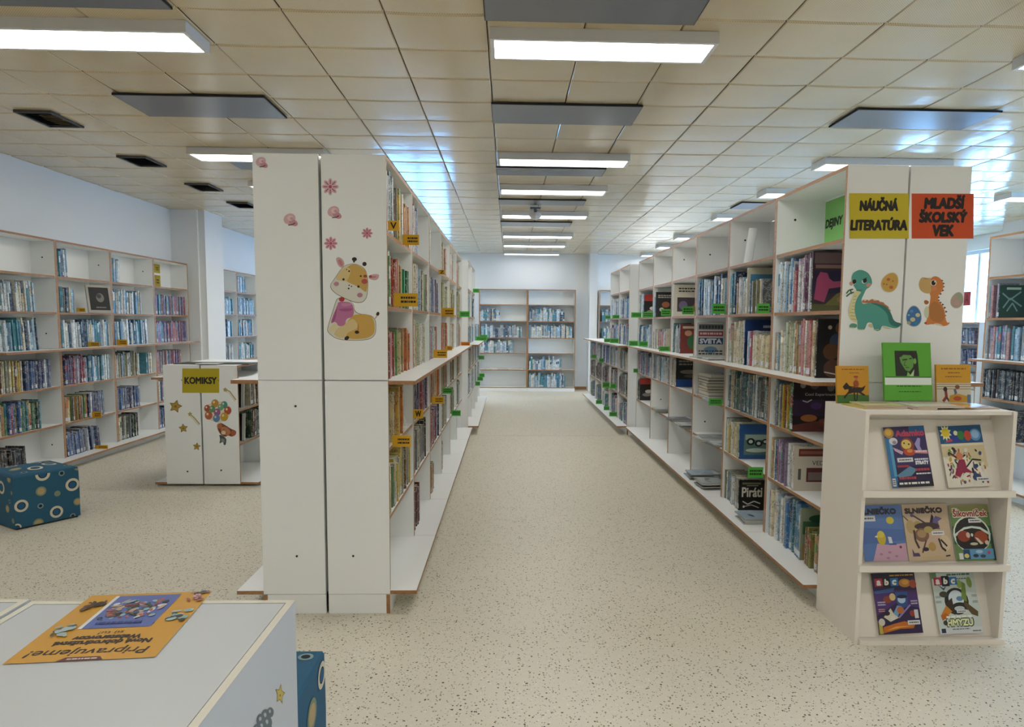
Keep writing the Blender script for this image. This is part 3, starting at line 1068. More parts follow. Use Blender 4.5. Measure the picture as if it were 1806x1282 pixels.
for i, (Y, z, w, h) in enumerate([(4.66, 1.659, .085, .064), (5.62, 1.676, .108, .082), (6.58, 1.68, .111, .075), (7.52, 1.673, .103, .074), (8.459, 1.659, .131, .07), (9.187, 1.664, .135, .069), (7.52, 1.277, .116, .056), (8.719, 1.294, .114, .065), (9.392, 1.281, .123, .07), (9.349, .912, .061, .055), (5.62, .912, .11, .056), (4.66, .531, .107, .075),
                                  (11.213, 1.65, .091, .056), (10.324, 1.65, .101, .051), (11.202, 1.272, .101, .065), (10.366, 1.29, .127, .069), (12.958, .929, .095, .07), (11.953, .909, .078, .069), (11.175, .55, .12, .09), (10.537, .59, .086, .08), (12.054, .17, .109, .071), (11.17, .17, .092, .066), (10.375, .18, .12, .07)]):
    key = 'D%d' % (min(5, int((Y - DY) / DW)) + 1) if Y < 9.45 else 'E%d' % (min(4, int((Y - 9.5) / .89)) + 1)
    shelf_tag(key, Y, z, w, h, GR, None, 50 + i)
for i, (Y, z, w, h) in enumerate([(7.74, 1.276, .124, .051), (8.3, 1.279, .121, .067), (7.577, 1.647, .085, .043), (7.751, .495, .102, .07), (7.778, .13, .14, .04)]):
    shelf_tag('W%d' % (int((Y - 6.30) / .97) + 1), Y, z, w, h, YE, None, 90 + i)

# ------------------------------------------------------------------ books
PAL = {
    'ice': [('white', '#d9e2e6'), ('pale blue', '#9fbfd4'), ('white', '#cfdde4'), ('steel blue', '#5d8aac'), ('grey', '#a3abb0'), ('cream', '#d6d2c2'), ('navy', '#2f4c6e'), ('teal', '#4f8c9c')],
    'mixA': [('pale blue', '#7fa3c0'), ('blue', '#3f6fa0'), ('teal', '#3c7a86'), ('cream', '#cdc8b4'), ('mauve', '#8f7f9a'), ('white', '#d2d6d6'), ('rose', '#a85a68'), ('navy', '#26395a')],
    'mauve': [('mauve', '#93798f'), ('white', '#d3d4d4'), ('rose', '#a8627a'), ('lilac', '#a99bb3'), ('pale grey', '#bfc1c3'), ('plum', '#6a4660')],
    'cream': [('cream', '#d3cab0'), ('white', '#d8d8d2'), ('ivory', '#c9c3ae'), ('pale green', '#a9b497'), ('pale blue', '#9db6c6'), ('tan', '#b39b76'), ('white', '#dcdcd8'), ('rose', '#b87f7c')],
    'ivory': [('ivory', '#d3c9a6'), ('cream', '#d8d0b4'), ('beige', '#c6b891'), ('ivory', '#cfc49e')],
    'grey': [('grey', '#8f9494'), ('cream', '#c4bca4'), ('dark grey', '#4b5053'), ('slate', '#5e6f7d'), ('white', '#cfd2d0'), ('olive', '#7a7858'), ('teal', '#466f75')],
    'dark': [('black', '#24211f'), ('dark brown', '#40291f'), ('dark green', '#2c4434'), ('navy', '#232f45'), ('grey', '#85888a'), ('cream', '#c6bfa6'), ('maroon', '#5a2328')],
    'red': [('red', '#a5342c'), ('orange', '#c06a2a'), ('brick', '#944632'), ('tan', '#b78f5e'), ('cream', '#cbbd98'), ('dark red', '#6a2222'), ('pink', '#b8747a')],
    'green': [('green', '#1f7a48'), ('dark green', '#1d5a3a'), ('green', '#2a8a55')],
    'brown': [('brown', '#7a4f30'), ('tan', '#b08a5c'), ('orange', '#b8713a'), ('olive', '#7d7a45'), ('green', '#5d8a48'), ('red', '#93403a'), ('cream', '#c9bb92'), ('grey', '#77766f')],
    'lime': [('pale green', '#9fb088'), ('cream', '#cfc9a8'), ('green', '#5f8a55'), ('white', '#d0d2c6'), ('grey', '#90968c'), ('yellow', '#c2ab55'), ('brown', '#6f4a32')],
    'spruce': [('grey green', '#5c6f6a'), ('slate', '#6f7b80'), ('dark green', '#3d5048'), ('grey', '#8a8f8a')],
    'amber': [('orange', '#c47a30'), ('yellow', '#c9a650'), ('amber', '#b87a2e'), ('cream', '#d0c29a')],
    'plum': [('purple', '#5d4a78'), ('blue', '#45608f'), ('red', '#92404c'), ('lilac', '#8d80a0'), ('navy', '#2d3552'), ('pale blue', '#93a9bd'), ('white', '#cfd0d0')],
    'navy': [('navy', '#2c3c62'), ('blue', '#47669a'), ('slate', '#5a6a86'), ('white', '#c9d0d6'), ('purple', '#514f75'), ('grey', '#8890a0')],
    'rainbow': [('red', '#a02a2c'), ('blue', '#2f4f96'), ('green', '#3c7a45'), ('yellow', '#c2a23a'), ('cream', '#cfc6ae'), ('brown', '#6d4630'), ('red', '#b03634')],
    'jewel': [('red', '#9a3040'), ('teal', '#2c6f80'), ('blue', '#35568f'), ('green', '#3f7a58'), ('tan', '#ab8a62'), ('dark green', '#23483c'), ('cream', '#cfc7ab')],
    'soft': [('teal', '#4d8494'), ('red', '#a05c66'), ('purple', '#6b6090'), ('pale blue', '#8aa7bd'), ('lilac', '#95879f'), ('rose', '#b08a8c'), ('grey', '#8f9298')],
    'night': [('dark grey', '#3b3d42'), ('navy', '#2b3346'), ('slate', '#59616b'), ('maroon', '#4e3236'), ('grey', '#7b7d80'), ('black', '#202124')],
}
ONES = ['', 'first', 'second', 'third', 'fourth', 'fifth', 'sixth', 'seventh', 'eighth', 'ninth', 'tenth', 'eleventh', 'twelfth', 'thirteenth', 'fourteenth', 'fifteenth', 'sixteenth', 'seventeenth', 'eighteenth', 'nineteenth']
TENS = {2: ('twentieth', 'twenty'), 3: ('thirtieth', 'thirty'), 4: ('fortieth', 'forty'), 5: ('fiftieth', 'fifty')}


def ordinal(n):
    if n < 20:
        return ONES[n]
    t, r = divmod(n, 10)
    return TENS[t][0] if r == 0 else TENS[t][1] + '-' + ONES[r]


LEVEL = ['bottom', 'fifth', 'fourth', 'third', 'second', 'top']
BAY = {'G': 'giraffe bookcase', 'D': 'dinosaur bookcase', 'W': 'wall bookcase', 'F': 'bookcase behind the magazine stand', 'K': 'comics bookcase'}
BOOKS = []


def fill(key, s, f0, f1, pal, h=(.22, .29), t=(.012, .032), lean=0.0, cover=None, d=(.15, .2), y0=(.004, .03), label_p=.45, seed=None):
    """stand a run of books on shelf s of a bay, between two fractions of its width"""
    u = UNITS[key]
    rr = random.Random(seed if seed is not None else hash_key(key, s, f0))
    z = u['levels'][s]
    nxt = u['levels'][s + 1] - T if s + 1 < len(u['levels']) else u['top'] - T
    clear = nxt - z - .012
    if s >= len(u['levels']):
        return
    W = u['W']
    x, x1 = T + .004 + f0 * (W - 2 * T), T + f1 * (W - 2 * T) - .006
    n = sum(1 for b in BOOKS if b['key'] == key and b['s'] == s)
    first = True
    pals = PAL[pal]
    prev = None
    while True:
        tt = rr.uniform(*t)
        if rr.random() < .15:
            tt *= .5
        hh = min(rr.uniform(*h), clear - (.02 if lean else 0))
        dd = min(rr.uniform(*d), u['D'] - .05)
        ang = lean
        if first and lean:
            x += hh * math.sin(lean)
        if x + tt / math.cos(ang) > x1:
            break
        name, hexc = prev if prev and rr.random() < .22 else rr.choice(pals)
        prev = (name, hexc)
        n += 1
        k = rr.uniform(.85, 1.12)
        c = tuple(min(1, q * k) for q in lin(hexc))
        BOOKS.append(dict(key=key, s=s, n=n, x=x, y=rr.uniform(*y0), z=z, t=tt, h=hh, d=dd, col=c, cname=name, lean=ang, style=rr.randrange(6), c2=lin(rr.choice(pals)[1]), lab=rr.random() < label_p, art=None, seed=rr.randrange(10 ** 6)))
        x += tt / math.cos(ang) + .0018
        first = False
    if cover:
        tt, hh = cover.get('t', .018), min(cover.get('h', .29), clear)
        n += 1
        BOOKS.append(dict(key=key, s=s, n=n, x=x + .001, y=cover.get('y', .006), z=z, t=tt, h=hh, d=min(cover.get('d', .21), u['D'] - .03), col=lin(cover['col']), cname=cover['cname'], lean=0, style=0, c2=lin('#cfcabb'), lab=True, art=cover['art'], seed=5, big=True))
        x += tt + .002
    return x


def hash_key(*a):
    v = 7
    for c in repr(a):
        v = (v * 131 + ord(c)) % 1000003
    return v


def bands(b):
    """colour bands of a spine from foot to head"""
    h, c, c2 = b['h'], b['col'], b['c2']
    cuts = [(0, c)]
    if b['lab']:
        cuts += [(.014, lin('#d5dade')), (.05, c)]
    st = b['style']
    if st == 1:
        cuts += [(h * .55, c2), (h * .8, c)]
    elif st == 2:
        cuts += [(h * .88, c2)]
    elif st == 3:
        cuts += [(h * .6, c2)]
    elif st == 4:
        cuts += [(h * .7, tuple(min(1, q * 1.7 + .03) for q in c)), (h * .84, c)]
    out = []
    for i, (z, col) in enumerate(cuts):
        z1 = cuts[i + 1][0] if i + 1 < len(cuts) else h
        if z1 > z:
            out.append((z, z1, col))
    return out


def book_shell(b):
    t, d, h, c = b['t'], b['d'], b['h'], b['col']
    m = MB()
    w = min(.0022, t * .2)
    r = min(.004, t * .3)
    out = [(0, d), (0, r), (t * .22, 0), (t * .78, 0), (t, r), (t, d)]
    inn = [(t - w, d), (t - w, r + .003), (w, r + .003), (w, d)]
    for (p, q), kind in zip(zip(out[:-1], out[1:]), ('b', 's', 's', 's', 'b')):
        segs = [(0, h, c)] if kind == 'b' else bands(b)
        for z0, z1, col in segs:
            m.poly([(p[0], p[1], z0), (q[0], q[1], z0), (q[0], q[1], z1), (p[0], p[1], z1)], 0, col)
    ring = out + inn
    for i in range(len(out) - 1, len(ring)):
        p, q = ring[i], ring[(i + 1) % len(ring)]
        m.poly([(p[0], p[1], 0), (q[0], q[1], 0), (q[0], q[1], h), (p[0], p[1], h)], 0, c)
    m.poly([(p[0], p[1], 0) for p in reversed(ring)], 0, c)
    m.poly([(p[0], p[1], h) for p in ring], 0, c)
    pg = MB()
    pg.box(w, t - w, r + .003, d - .004, .003, h - .004)
    return m, pg


def book_block(b):
    t, d, h, c = b['t'], b['d'], b['h'], b['col']
    m = MB()
    for z0, z1, col in bands(b):
        m.poly([(0, 0, z0), (t, 0, z0), (t, 0, z1), (0, 0, z1)], 0, col)
    m.poly([(0, d, 0), (0, 0, 0), (0, 0, h), (0, d, h)], 0, c)
    m.poly([(t, 0, 0), (t, d, 0), (t, d, h), (t, 0, h)], 0, c)
    m.poly([(t, d, 0), (0, d, 0), (0, d, h), (t, d, h)], 0, lin('#d0c9b4'))
    m.poly([(0, 0, h), (t, 0, h), (t, d, h), (0, d, h)], 0, lin('#c9c2ac'))
    m.poly([(0, d, 0), (t, d, 0), (t, 0, 0), (0, 0, 0)], 0, c)
    return m


def book_local(b):
    return Matrix.Translation((b['x'], b['y'], b['z'] + .0006)) @ Matrix.Rotation(-b['lean'], 4, 'Y')


def cover_art(kind, a):
    R = a.rect
    if kind == 'dino':
        R('#3a2c36', 0, 0, 1, 1); R('#6f5a5a', .03, .8, .97, .98); R('#8a6f62', .06, .72, .95, .78)
        R('#2a2440', .03, .3, .97, .68)
        a.poly('#a8486c', [(.05, .2), (.1, .55), (.18, .66), (.35, .64), (.4, .55), (.5, .5), (.9, .52), (.97, .45), (.6, .4), (.4, .38), (.3, .15)])
        R('#5a5a34', 0, 0, 1, .12); a.poly('#77703c', [(.3, .1), (.6, .3), (1, .4), (1, .1)]); a.ell('#9c7a5a', .7, .2, .1, .05)
    elif kind == 'faces':
        R('#171311', 0, 0, 1, 1)
        for x, y, r, c in ((.6, .85, .17, '#6e4a36'), (.3, .86, .05, '#b9a38c'), (.5, .62, .2, '#39435a'), (.75, .6, .12, '#8d8a86'), (.35, .45, .2, '#5c3a24'), (.7, .4, .14, '#4a3020'), (.65, .24, .1, '#a59b92'), (.4, .16, .22, '#5a3a30'), (.75, .14, .1, '#30303a')):
            a.ell(c, x, y, r, r * .7)
        a.line('#c8c2b4', [(.2, .1), (.8, .02)], .02)
    elif kind == 'cool':
        R('#1b1418', 0, 0, 1, 1)
        for x, y, r, c in ((.2, .9, .06, '#8a847c'), (.45, .92, .1, '#55504c'), (.8, .86, .08, '#6a6460')):
            a.ell(c, x, y, r)
        R('#39263f', 0, .3, 1, .62); a.ell('#50386a', .5, .5, .12, .07)
        a.text('#c4beb4', 'Cool Experimenty', .25, .68, .95, .75)
        a.poly('#6e3a34', [(0, 0), (1, 0), (1, .14), (.5, .2), (0, .12)])
        a.ell('#b0693a', .35, .26, .18, .07); a.ell('#8c4a34', .7, .2, .14, .05); a.line('#d0c8c0', [(.2, .6), (.3, .57), (.4, .62)], .02)
    elif kind == 'mayan':
        R('#c7bfb0', 0, 0, 1, 1); R('#6d2a24', .12, .78, 1, .95); R('#8a5a4a', .16, .83, .95, .9); R('#5a2a28', .35, .2, 1, .52); R('#7c6a66', .4, .24, .95, .42)
        a.text('#3a2a24', 'VEDA', .5, .58, .95, .68); R('#55504a', .12, .25, .2, .5)
    elif kind == 'meadow':
        R('#8f9a84', 0, 0, 1, 1); R('#3f6a4c', .05, .5, .95, .75); a.ell('#2f5a40', .5, .8, .3, .08); a.dashes('#22301f', .3, .4, .95, .5, 1, random.Random(2)); R('#a5875c', .05, 0, .95, .3); a.ell('#d8d2c0', .75, .28, .2, .06)
    elif kind == 'sea':
        R('#c9c6b2', 0, 0, 1, 1); R('#4b87a8', .08, .55, 1, .86); a.poly('#39708f', [(.08, .55), (.5, .68), (1, .6), (1, .5), (.08, .5)]); R('#2a3328', .5, .42, 1, .55); a.text('#cfc9a8', 'KRESŤ', .52, .44, .98, .53); R('#9aa27c', .5, 0, 1, .42)
        a.dashes('#4f5a44', .55, .08, .95, .38, 4, random.Random(5))
    elif kind == 'navy':
        R('#1d3a6e', 0, 0, 1, 1); a.ell('#c9d4de', .35, .72, .16, .05); a.dashes('#c0c8d2', .55, .8, .98, .9, 1, random.Random(3)); R('#16294e', 0, 0, 1, .5)
    elif kind == 'bluebook':
        R('#264f86', 0, 0, 1, 1); R('#55766e', .14, .12, 1, .72); R('#9db3a8', .18, .55, 1, .7)
        for x, y, r in ((.35, .5, .13), (.6, .45, .12), (.8, .5, .1)):
            a.ell('#0f1a20', x, y, r, r * .8); a.ell('#c9d2c4', x, y, r * .5, r * .4)
        a.ell('#b9c4bc', .55, .25, .35, .06)
    elif kind == 'pirates':
        R('#15120f', 0, 0, 1, 1); R('#6d6c54', .12, .86, .85, .93); a.line('#b9b39a', [(.3, .82), (.75, .82)], .02); a.text('#d5cfbe', 'Piráti', .12, .45, .9, .76, .012)
        a.line('#c9c6c0', [(.15, .3), (.35, .2), (.6, .3), (.85, .22)], .04); a.line('#b9b6b0', [(.2, .12), (.5, .18), (.8, .08)], .03); a.ell('#d9d6ce', .2, .12, .04)
    elif kind == 'world':
        R('#b9b6ad', 0, 0, 1, 1); R('#55565a', .05, .8, .95, .95)
        for i in range(8):
            a.ell('#26272b', .1 + i * .115, .87, .035, .05)
        R('#8a3040', .05, .6, .95, .75); a.dashes('#d0b8b0', .1, .62, .9, .73, 1, random.Random(8)); R('#263a5e', .05, .36, .95, .55); a.text('#cfd4da', 'SVETA', .1, .39, .9, .52, .012)
        a.ell('#5f86a0', .5, .2, .25, .1); a.dashes('#33363c', .06, .04, .94, .2, 2, random.Random(9))
    elif kind == 'tale':
        R('#cfc8b6', 0, 0, 1, 1); a.dashes('#3a3026', .2, .75, .9, .92, 2, random.Random(6)); R('#3c3038', .15, .15, .95, .6); a.ell('#6a5a7a', .4, .35, .18, .14); a.poly('#7a4638', [(.6, .15), (.95, .5), (.95, .15)])
    elif kind == 'redgreen':
        R('#7a3028', 0, 0, 1, 1); a.ell('#2f6a3c', .6, .4, .3, .25); a.ell('#b88a6a', .35, .7, .16, .1); R('#c9b9a0', .1, .86, .9, .94)
    elif kind == 'deep':
        R('#14161c', 0, 0, 1, 1); R('#1f4f9a', 0, 0, 1, .25); a.dashes('#8a8478', .1, .7, .9, .9, 2, random.Random(6)); a.ell('#7a7468', .5, .5, .35, .07); a.ell('#5a564c', .6, .36, .3, .05)
    elif kind == 'stars':
        R('#1d1a18', 0, 0, 1, 1); a.ell('#9c5a36', .5, .5, .2, .12); a.ell('#c9c4b8', .3, .3, .12, .08); a.dashes('#b9b4a8', .1, .75, .9, .9, 2, random.Random(6))
    elif kind == 'redtop':
        R('#211d1d', 0, 0, 1, 1); R('#a83428', 0, .72, 1, 1); a.ell('#d8d4cc', .5, .4, .2, .08); a.ell('#8a867e', .4, .25, .25, .08)
    elif kind == 'plainwhite':
        R('#d9dcd8', 0, 0, 1, 1); a.dashes('#8c9296', .15, .6, .85, .75, 2, random.Random(6))
    elif kind == 'vine':
        R('#123b34', 0, 0, 1, 1); R('#a9c2ae', .25, .86, .8, .93)
        for p in ([(.1, .75), (.4, .55), (.8, .8)], [(.15, .3), (.4, .6), (.85, .35)], [(.3, .2), (.5, .45), (.7, .2)]):
            a.line('#6f938a', p, .05)


def C(col, cname, art, **k):
    return dict(col=col, cname=cname, art=art, **k)


# --- dinosaur bookcase (nearest bay first)
fill('D1', 4, 0, .16, 'ice', (.29, .345), (.014, .03)); fill('D1', 4, .16, .34, 'mixA', (.28, .345)); fill('D1', 4, .34, .60, 'mauve', (.29, .345), (.014, .03), cover=C('#3a2c36', 'dark picture', 'dino', h=.35, d=.25))
fill('D1', 3, 0, .20, 'cream', (.24, .28)); fill('D1', 3, .2, .72, 'cream', (.27, .345), (.012, .032), cover=C('#171311', 'black picture', 'faces', h=.34, d=.24))
fill('D1', 2, 0, .20, 'grey', (.27, .33), (.01, .026)); fill('D1', 2, .2, .38, 'rainbow', (.27, .3), (.014, .03), cover=C('#1b1418', 'dark brown picture', 'cool', h=.325, d=.3))
fill('D1', 1, 0, .1, 'cream', (.26, .28)); fill('D1', 1, .1, .36, 'mixA', (.24, .3), (.01, .026)); fill('D1', 1, .36, .42, 'grey', (.27, .28), cover=C('#c7bfb0', 'cream picture', 'mayan', h=.28, d=.23, t=.03))
fill('D1', 0, 0, .25, 'cream', (.29, .34), (.014, .03)); fill('D1', 0, .25, .58, 'mixA', (.28, .34), (.014, .034), cover=C('#8f9a84', 'green picture', 'meadow', h=.32, d=.24)); fill('D1', 0, .64, .9, 'brown', (.2, .24), (.014, .03))
fill('D2', 4, 0, .18, 'mixA', (.3, .33)); fill('D2', 4, .18, .46, 'cream', (.22, .28), (.012, .03), cover=C('#c9c6b2', 'pale seaside picture', 'sea', h=.34, d=.26)); fill('D2', 4, .5, .78, 'grey', (.22, .25), (.012, .026))
fill('D2', 3, 0, .42, 'cream', (.26, .335), (.014, .034), cover=C('#1d3a6e', 'navy picture', 'navy', h=.34, d=.25)); fill('D2', 3, .46, .6, 'mixA', (.24, .26)); fill('D2', 3, .6, .97, 'ivory', (.22, .235), (.02, .036))
fill('D2', 2, 0, .45, 'grey', (.24, .31), (.012, .028)); fill('D2', 2, .47, .98, 'grey', (.24, .31), (.014, .032))
fill('D2', 1, 0, .40, 'lime', (.22, .28), (.014, .03), cover=C('#264f86', 'blue picture', 'bluebook', h=.27, d=.25)); 
fill('D2', 0, 0, .42, 'grey', (.225, .24), (.014, .024), cover=C('#15120f', 'black picture', 'pirates', h=.235, d=.2))
fill('D3', 4, 0, .98, 'ice', (.26, .34), (.02, .04))
fill('D3', 3, 0, .07, 'grey', (.24, .26), cover=C('#b9b6ad', 'grey lettered picture', 'world', h=.32, d=.26))
fill('D4', 4, 0, .06, 'ice', (.3, .34), cover=C('#cfc8b6', 'cream picture', 'tale', h=.34, d=.26))
fill('D4', 3, 0, .4, 'grey', (.24, .32), (.012, .03), cover=C('#7a3028', 'red and green picture', 'redgreen', h=.3, d=.24))
fill('D4', 2, 0, .25, 'cream', (.26, .3), cover=C('#14161c', 'dark blue picture', 'deep', h=.32, d=.27))
fill('D5', 4, 0, .12, 'ice', (.24, .3), cover=C('#1d1a18', 'black picture', 'stars', h=.3, d=.24))
fill('D5', 3, 0, .8, 'cream', (.2, .25), (.016, .03)); fill('D5', 2, 0, .95, 'ice', (.24, .29), (.016, .034))
fill('D6', 4, 0, .4, 'ice', (.26, .32), cover=C('#211d1d', 'black and red picture', 'redtop', h=.3, d=.24))
fill('D6', 3, 0, .9, 'ice', (.22, .3)); fill('D6', 2, 0, .92, 'mixA', (.22, .3)); fill('D6', 1, 0, .2, 'dark', (.24, .28), cover=C('#211d1d', 'black and red picture', 'redtop', h=.3, d=.24))
# --- giraffe bookcase
fill('G1', 5, 0, .36, 'spruce', (.29, .33), (.03, .045)); fill('G1', 5, .37, .66, 'lime', (.25, .3), (.02, .034)); fill('G1', 5, .66, .96, 'amber', (.22, .26), (.018, .03))
fill('G1', 4, 0, .2, 'lime', (.25, .3)); fill('G1', 4, .2, .62, 'red', (.24, .28), (.016, .032)); fill('G1', 4, .66, .98, 'green', (.23, .235), (.02, .03))
fill('G1', 3, 0, .3, 'red', (.24, .26)); fill('G1', 3, .3, .98, 'brown', (.23, .27), (.018, .034))
fill('G1', 2, 0, .3, 'brown', (.24, .28)); fill('G1', 2, .3, .64, 'amber', (.25, .29), (.016, .028))
fill('G1', 1, 0, .5, 'lime', (.22, .26), (.014, .03)); fill('G1', 1, .5, .97, 'lime', (.25, .29), (.016, .034))
fill('G2', 5, 0, .4, 'plum', (.26, .33), (.012, .03)); fill('G2', 4, 0, .5, 'cream', (.27, .32)); fill('G2', 4, .5, .96, 'lime', (.24, .3))
fill('G2', 3, 0, .8, 'cream', (.26, .33), (.016, .032)); fill('G2', 2, 0, .95, 'plum', (.24, .3), (.014, .03)); fill('G2', 1, 0, .85, 'dark', (.25, .3), (.016, .034)); fill('G2', 0, .03, .42, 'dark', (.24, .29), (.016, .03))
fill('G3', 5, .1, .2, 'ice', (.27, .3)); fill('G3', 4, 0, .85, 'plum', (.22, .29)); fill('G3', 3, 0, .8, 'cream', (.22, .27)); fill('G3', 2, 0, .95, 'red', (.24, .31)); fill('G3', 1, 0, .9, 'plum', (.26, .3)); fill('G3', 0, .03, .4, 'brown', (.2, .27))
for k, g in (('G4', .9), ('G5', .85), ('G6', .9)):
    for s, p in ((5, 'cream'), (4, 'lime'), (3, 'red' if k == 'G4' else 'cream'), (2, 'brown'), (1, 'grey')):
        fill(k, s, .02, g - .06 * ((s * 7) % 4), p, (.22, .3), (.016, .036))
fill('G4', 0, .1, .3, 'grey')
for k in ('H1', 'H2'):
    for s in (1, 2, 3, 4):
        fill(k, s, .02, .9, 'ice' if s != 2 else 'cream', (.22, .3), (.018, .04))
for k in ('H3', 'H4'):
    for s in (1, 2):
        fill(k, s, .02, .9, 'ice', (.22, .3), (.018, .04))
    UNITS[k]['levels'] = UNITS[k]['levels'] + [1.245]
    UNITS[k]['top'] = 1.6
    fill(k, 3, .02, .9, 'ice', (.2, .27), (.018, .04))
# --- beyond the dinosaurs
for k in ('E1', 'E2'):
    for s, p in ((4, 'ice'), (3, 'mixA'), (2, 'grey'), (1, 'dark'), (0, 'mixA')):
        fill(k, s, .02, .94, p, (.22, .31), (.02, .04))
for k in ('E3', 'E4', 'E5'):
    for s, p in ((2, 'mixA'), (1, 'dark'), (0, 'grey')):
        fill(k, s, .02, .9 if s else .5, p, (.22, .3), (.02, .04))
# --- left wall
fill('W1', 4, 0, .70, 'ice', (.25, .3), (.012, .03), lean=.05); fill('W1', 3, 0, .30, 'ice', (.26, .3), (.012, .026), lean=.04); fill('W1', 3, .32, .70, 'ice', (.25, .32), (.014, .03), lean=.06)
fill('W1', 2, 0, .45, 'lime', (.27, .3), (.012, .026)); fill('W1', 2, .45, .90, 'navy', (.27, .285), (.014, .03))
fill('W1', 1, 0, .68, 'jewel', (.26, .3), (.016, .034)); fill('W1', 0, 0, .45, 'night', (.2, .24), (.012, .026), lean=.04)
fill('W2', 5, 0, .26, 'ice', (.24, .31), (.014, .03), lean=.04); fill('W2', 4, 0, .34, 'ice', (.24, .27), (.014, .03)); fill('W2', 3, 0, .97, 'ice', (.24, .31), (.016, .034), lean=.04)
fill('W2', 2, 0, .45, 'plum', (.26, .31), (.014, .03)); fill('W2', 2, .45, .95, 'ice', (.26, .29), (.014, .03)); fill('W2', 1, 0, .44, 'brown', (.24, .27), (.014, .03)); fill('W2', 1, .46, .8, 'navy', (.25, .28), (.014, .03))
fill('W2', 0, 0, .68, 'navy', (.22, .27), (.014, .03), lean=.1)
fill('W3', 5, 0, .22, 'ice', (.25, .28), (.018, .03)); fill('W3', 4, 0, .76, 'ice', (.25, .29), (.018, .034)); fill('W3', 3, 0, .85, 'ice', (.25, .31), (.016, .034), lean=.05); fill('W3', 2, 0, .6, 'grey', (.26, .31), (.014, .03)); fill('W3', 2, .78, .95, 'ice', (.26, .27))
fill('W3', 1, 0, .58, 'navy', (.25, .27), (.014, .03)); fill('W3', 0, 0, .55, 'dark', (.26, .29), (.016, .03))
fill('W4', 4, 0, .35, 'soft', (.25, .27), (.014, .028)); fill('W4', 4, .35, .95, 'soft', (.25, .26), (.014, .028)); fill('W4', 3, 0, .97, 'soft', (.25, .29), (.014, .03), lean=.03); fill('W4', 2, 0, .75, 'soft', (.26, .28)); fill('W4', 1, 0, .4, 'mixA'); fill('W4', 0, 0, .3, 'navy')
for k in ('R1', 'R2', 'R3'):
    for s, g in ((5, .5 if k != 'R1' else 0), (4, .9), (3, .8), (2, .85), (1, .7)):
        if g:
            fill(k, s, .05, g, 'ice', (.22, .29), (.018, .036), lean=.03)
# --- far wall
fill('B1', 4, 0, .46, 'ice', (.2, .3), (.02, .04), d=(.16, .2)); fill('B1', 3, .02, .93, 'ice', (.22, .3), (.02, .045)); fill('B1', 2, 0, .74, 'ice', (.22, .3), (.02, .045))
fill('B2', 4, .02, .8, 'ice', (.2, .3), (.02, .04)); fill('B2', 3, 0, .97, 'ice', (.24, .31), (.02, .04)); fill('B2', 1, .02, .75, 'ice', (.2, .31), (.02, .04)); fill('B2', 0, .02, .82, 'ice', (.24, .33), (.02, .04))
for s in (4, 3, 2, 1):
    fill('N1', s, .05, .9, 'ice', (.22, .3), (.02, .045))
# --- right edge and window shelf
fill('F1', 4, 0, .1, 'soft', (.3, .32)); fill('F1', 4, .1, .16, 'soft', (.3, .32), cover=C('#123b34', 'dark green picture', 'vine', h=.3, d=.25))
fill('F1', 3, 0, .98, 'soft', (.28, .32), (.02, .04)); fill('F1', 2, 0, .98, 'night', (.25, .27), (.016, .03)); fill('F1', 1, .02, .5, 'night', (.22, .27))
for s in (1, 2, 3):
    fill('P1', s, .02, .95, 'navy', (.22, .28), (.02, .035), lean=.12)
for s in (1, 2):
    fill('K1', s, .35, .95, 'dark', (.24, .28)); fill('K2', s, .0, .6, 'soft', (.24, .28))

# rank by how large each spine or cover shows from the camera
def project(p):
    w = p - Vector((0, 0, EYE))
    k = w.dot(FW)
    return (CX + F_PX * w.dot(RI) / k, CY + F_PX * w.dot(DN) / k) if k > .05 else None


for b in BOOKS:
    M = UNITS[b['key']]['M'] @ book_local(b)
    q = [project(M @ Vector(p)) for p in ((0, 0, 0), (b['t'], 0, 0), (b['t'], 0, b['h']), (0, 0, b['h']))]
    if None in q:
        b['area'] = 0
        continue
    area = abs(sum(q[i][0] * q[(i + 1) % 4][1] - q[(i + 1) % 4][0] * q[i][1] for i in range(4))) / 2
    cx, cy = sum(p[0] for p in q) / 4, sum(p[1] for p in q) / 4
    inside = -4 < cx < 1810 and 0 < cy < 1282
    if cy > 728 and cx > 1452:
        inside = False
    if b['key'] in ('K2',) or (b['key'] == 'W4' and b['s'] < 2):
        inside = False
    b['area'] = area * (40 if b.get('big') else 1) if inside else 0
BOOKS.sort(key=lambda b: -b['area'])
SINGLE = [b for b in BOOKS[:300] if b['area'] > 0]
REST = [b for b in BOOKS[300:]]
print('books', len(BOOKS), 'cut area', SINGLE[-1]['area'])
BAYNAME = {}
for k in UNITS:
    n = int(k[-1])
    p = k[:-1]
    BAYNAME[k] = {'G': 'giraffe bookcase', 'D': 'dinosaur bookcase', 'W': 'left wall bookcase', 'H': 'bookcase beyond the giraffe', 'E': 'bookcase beyond the dinosaurs', 'F': 'bookcase behind the magazine stand', 'B': 'far wall bookcase',
                  'R': 'recess bookcase', 'N': 'bookcase behind the pillar', 'P': 'window bookcase', 'K': 'comics bookcase'}.get(p, 'bookcase')


def shelf_name(key, s):
    L = len(UNITS[key]['levels'])
    return LEVEL[s] if L == 6 else {0: 'bottom', L - 1: 'top'}.get(s, NTH[L - 1 - s])


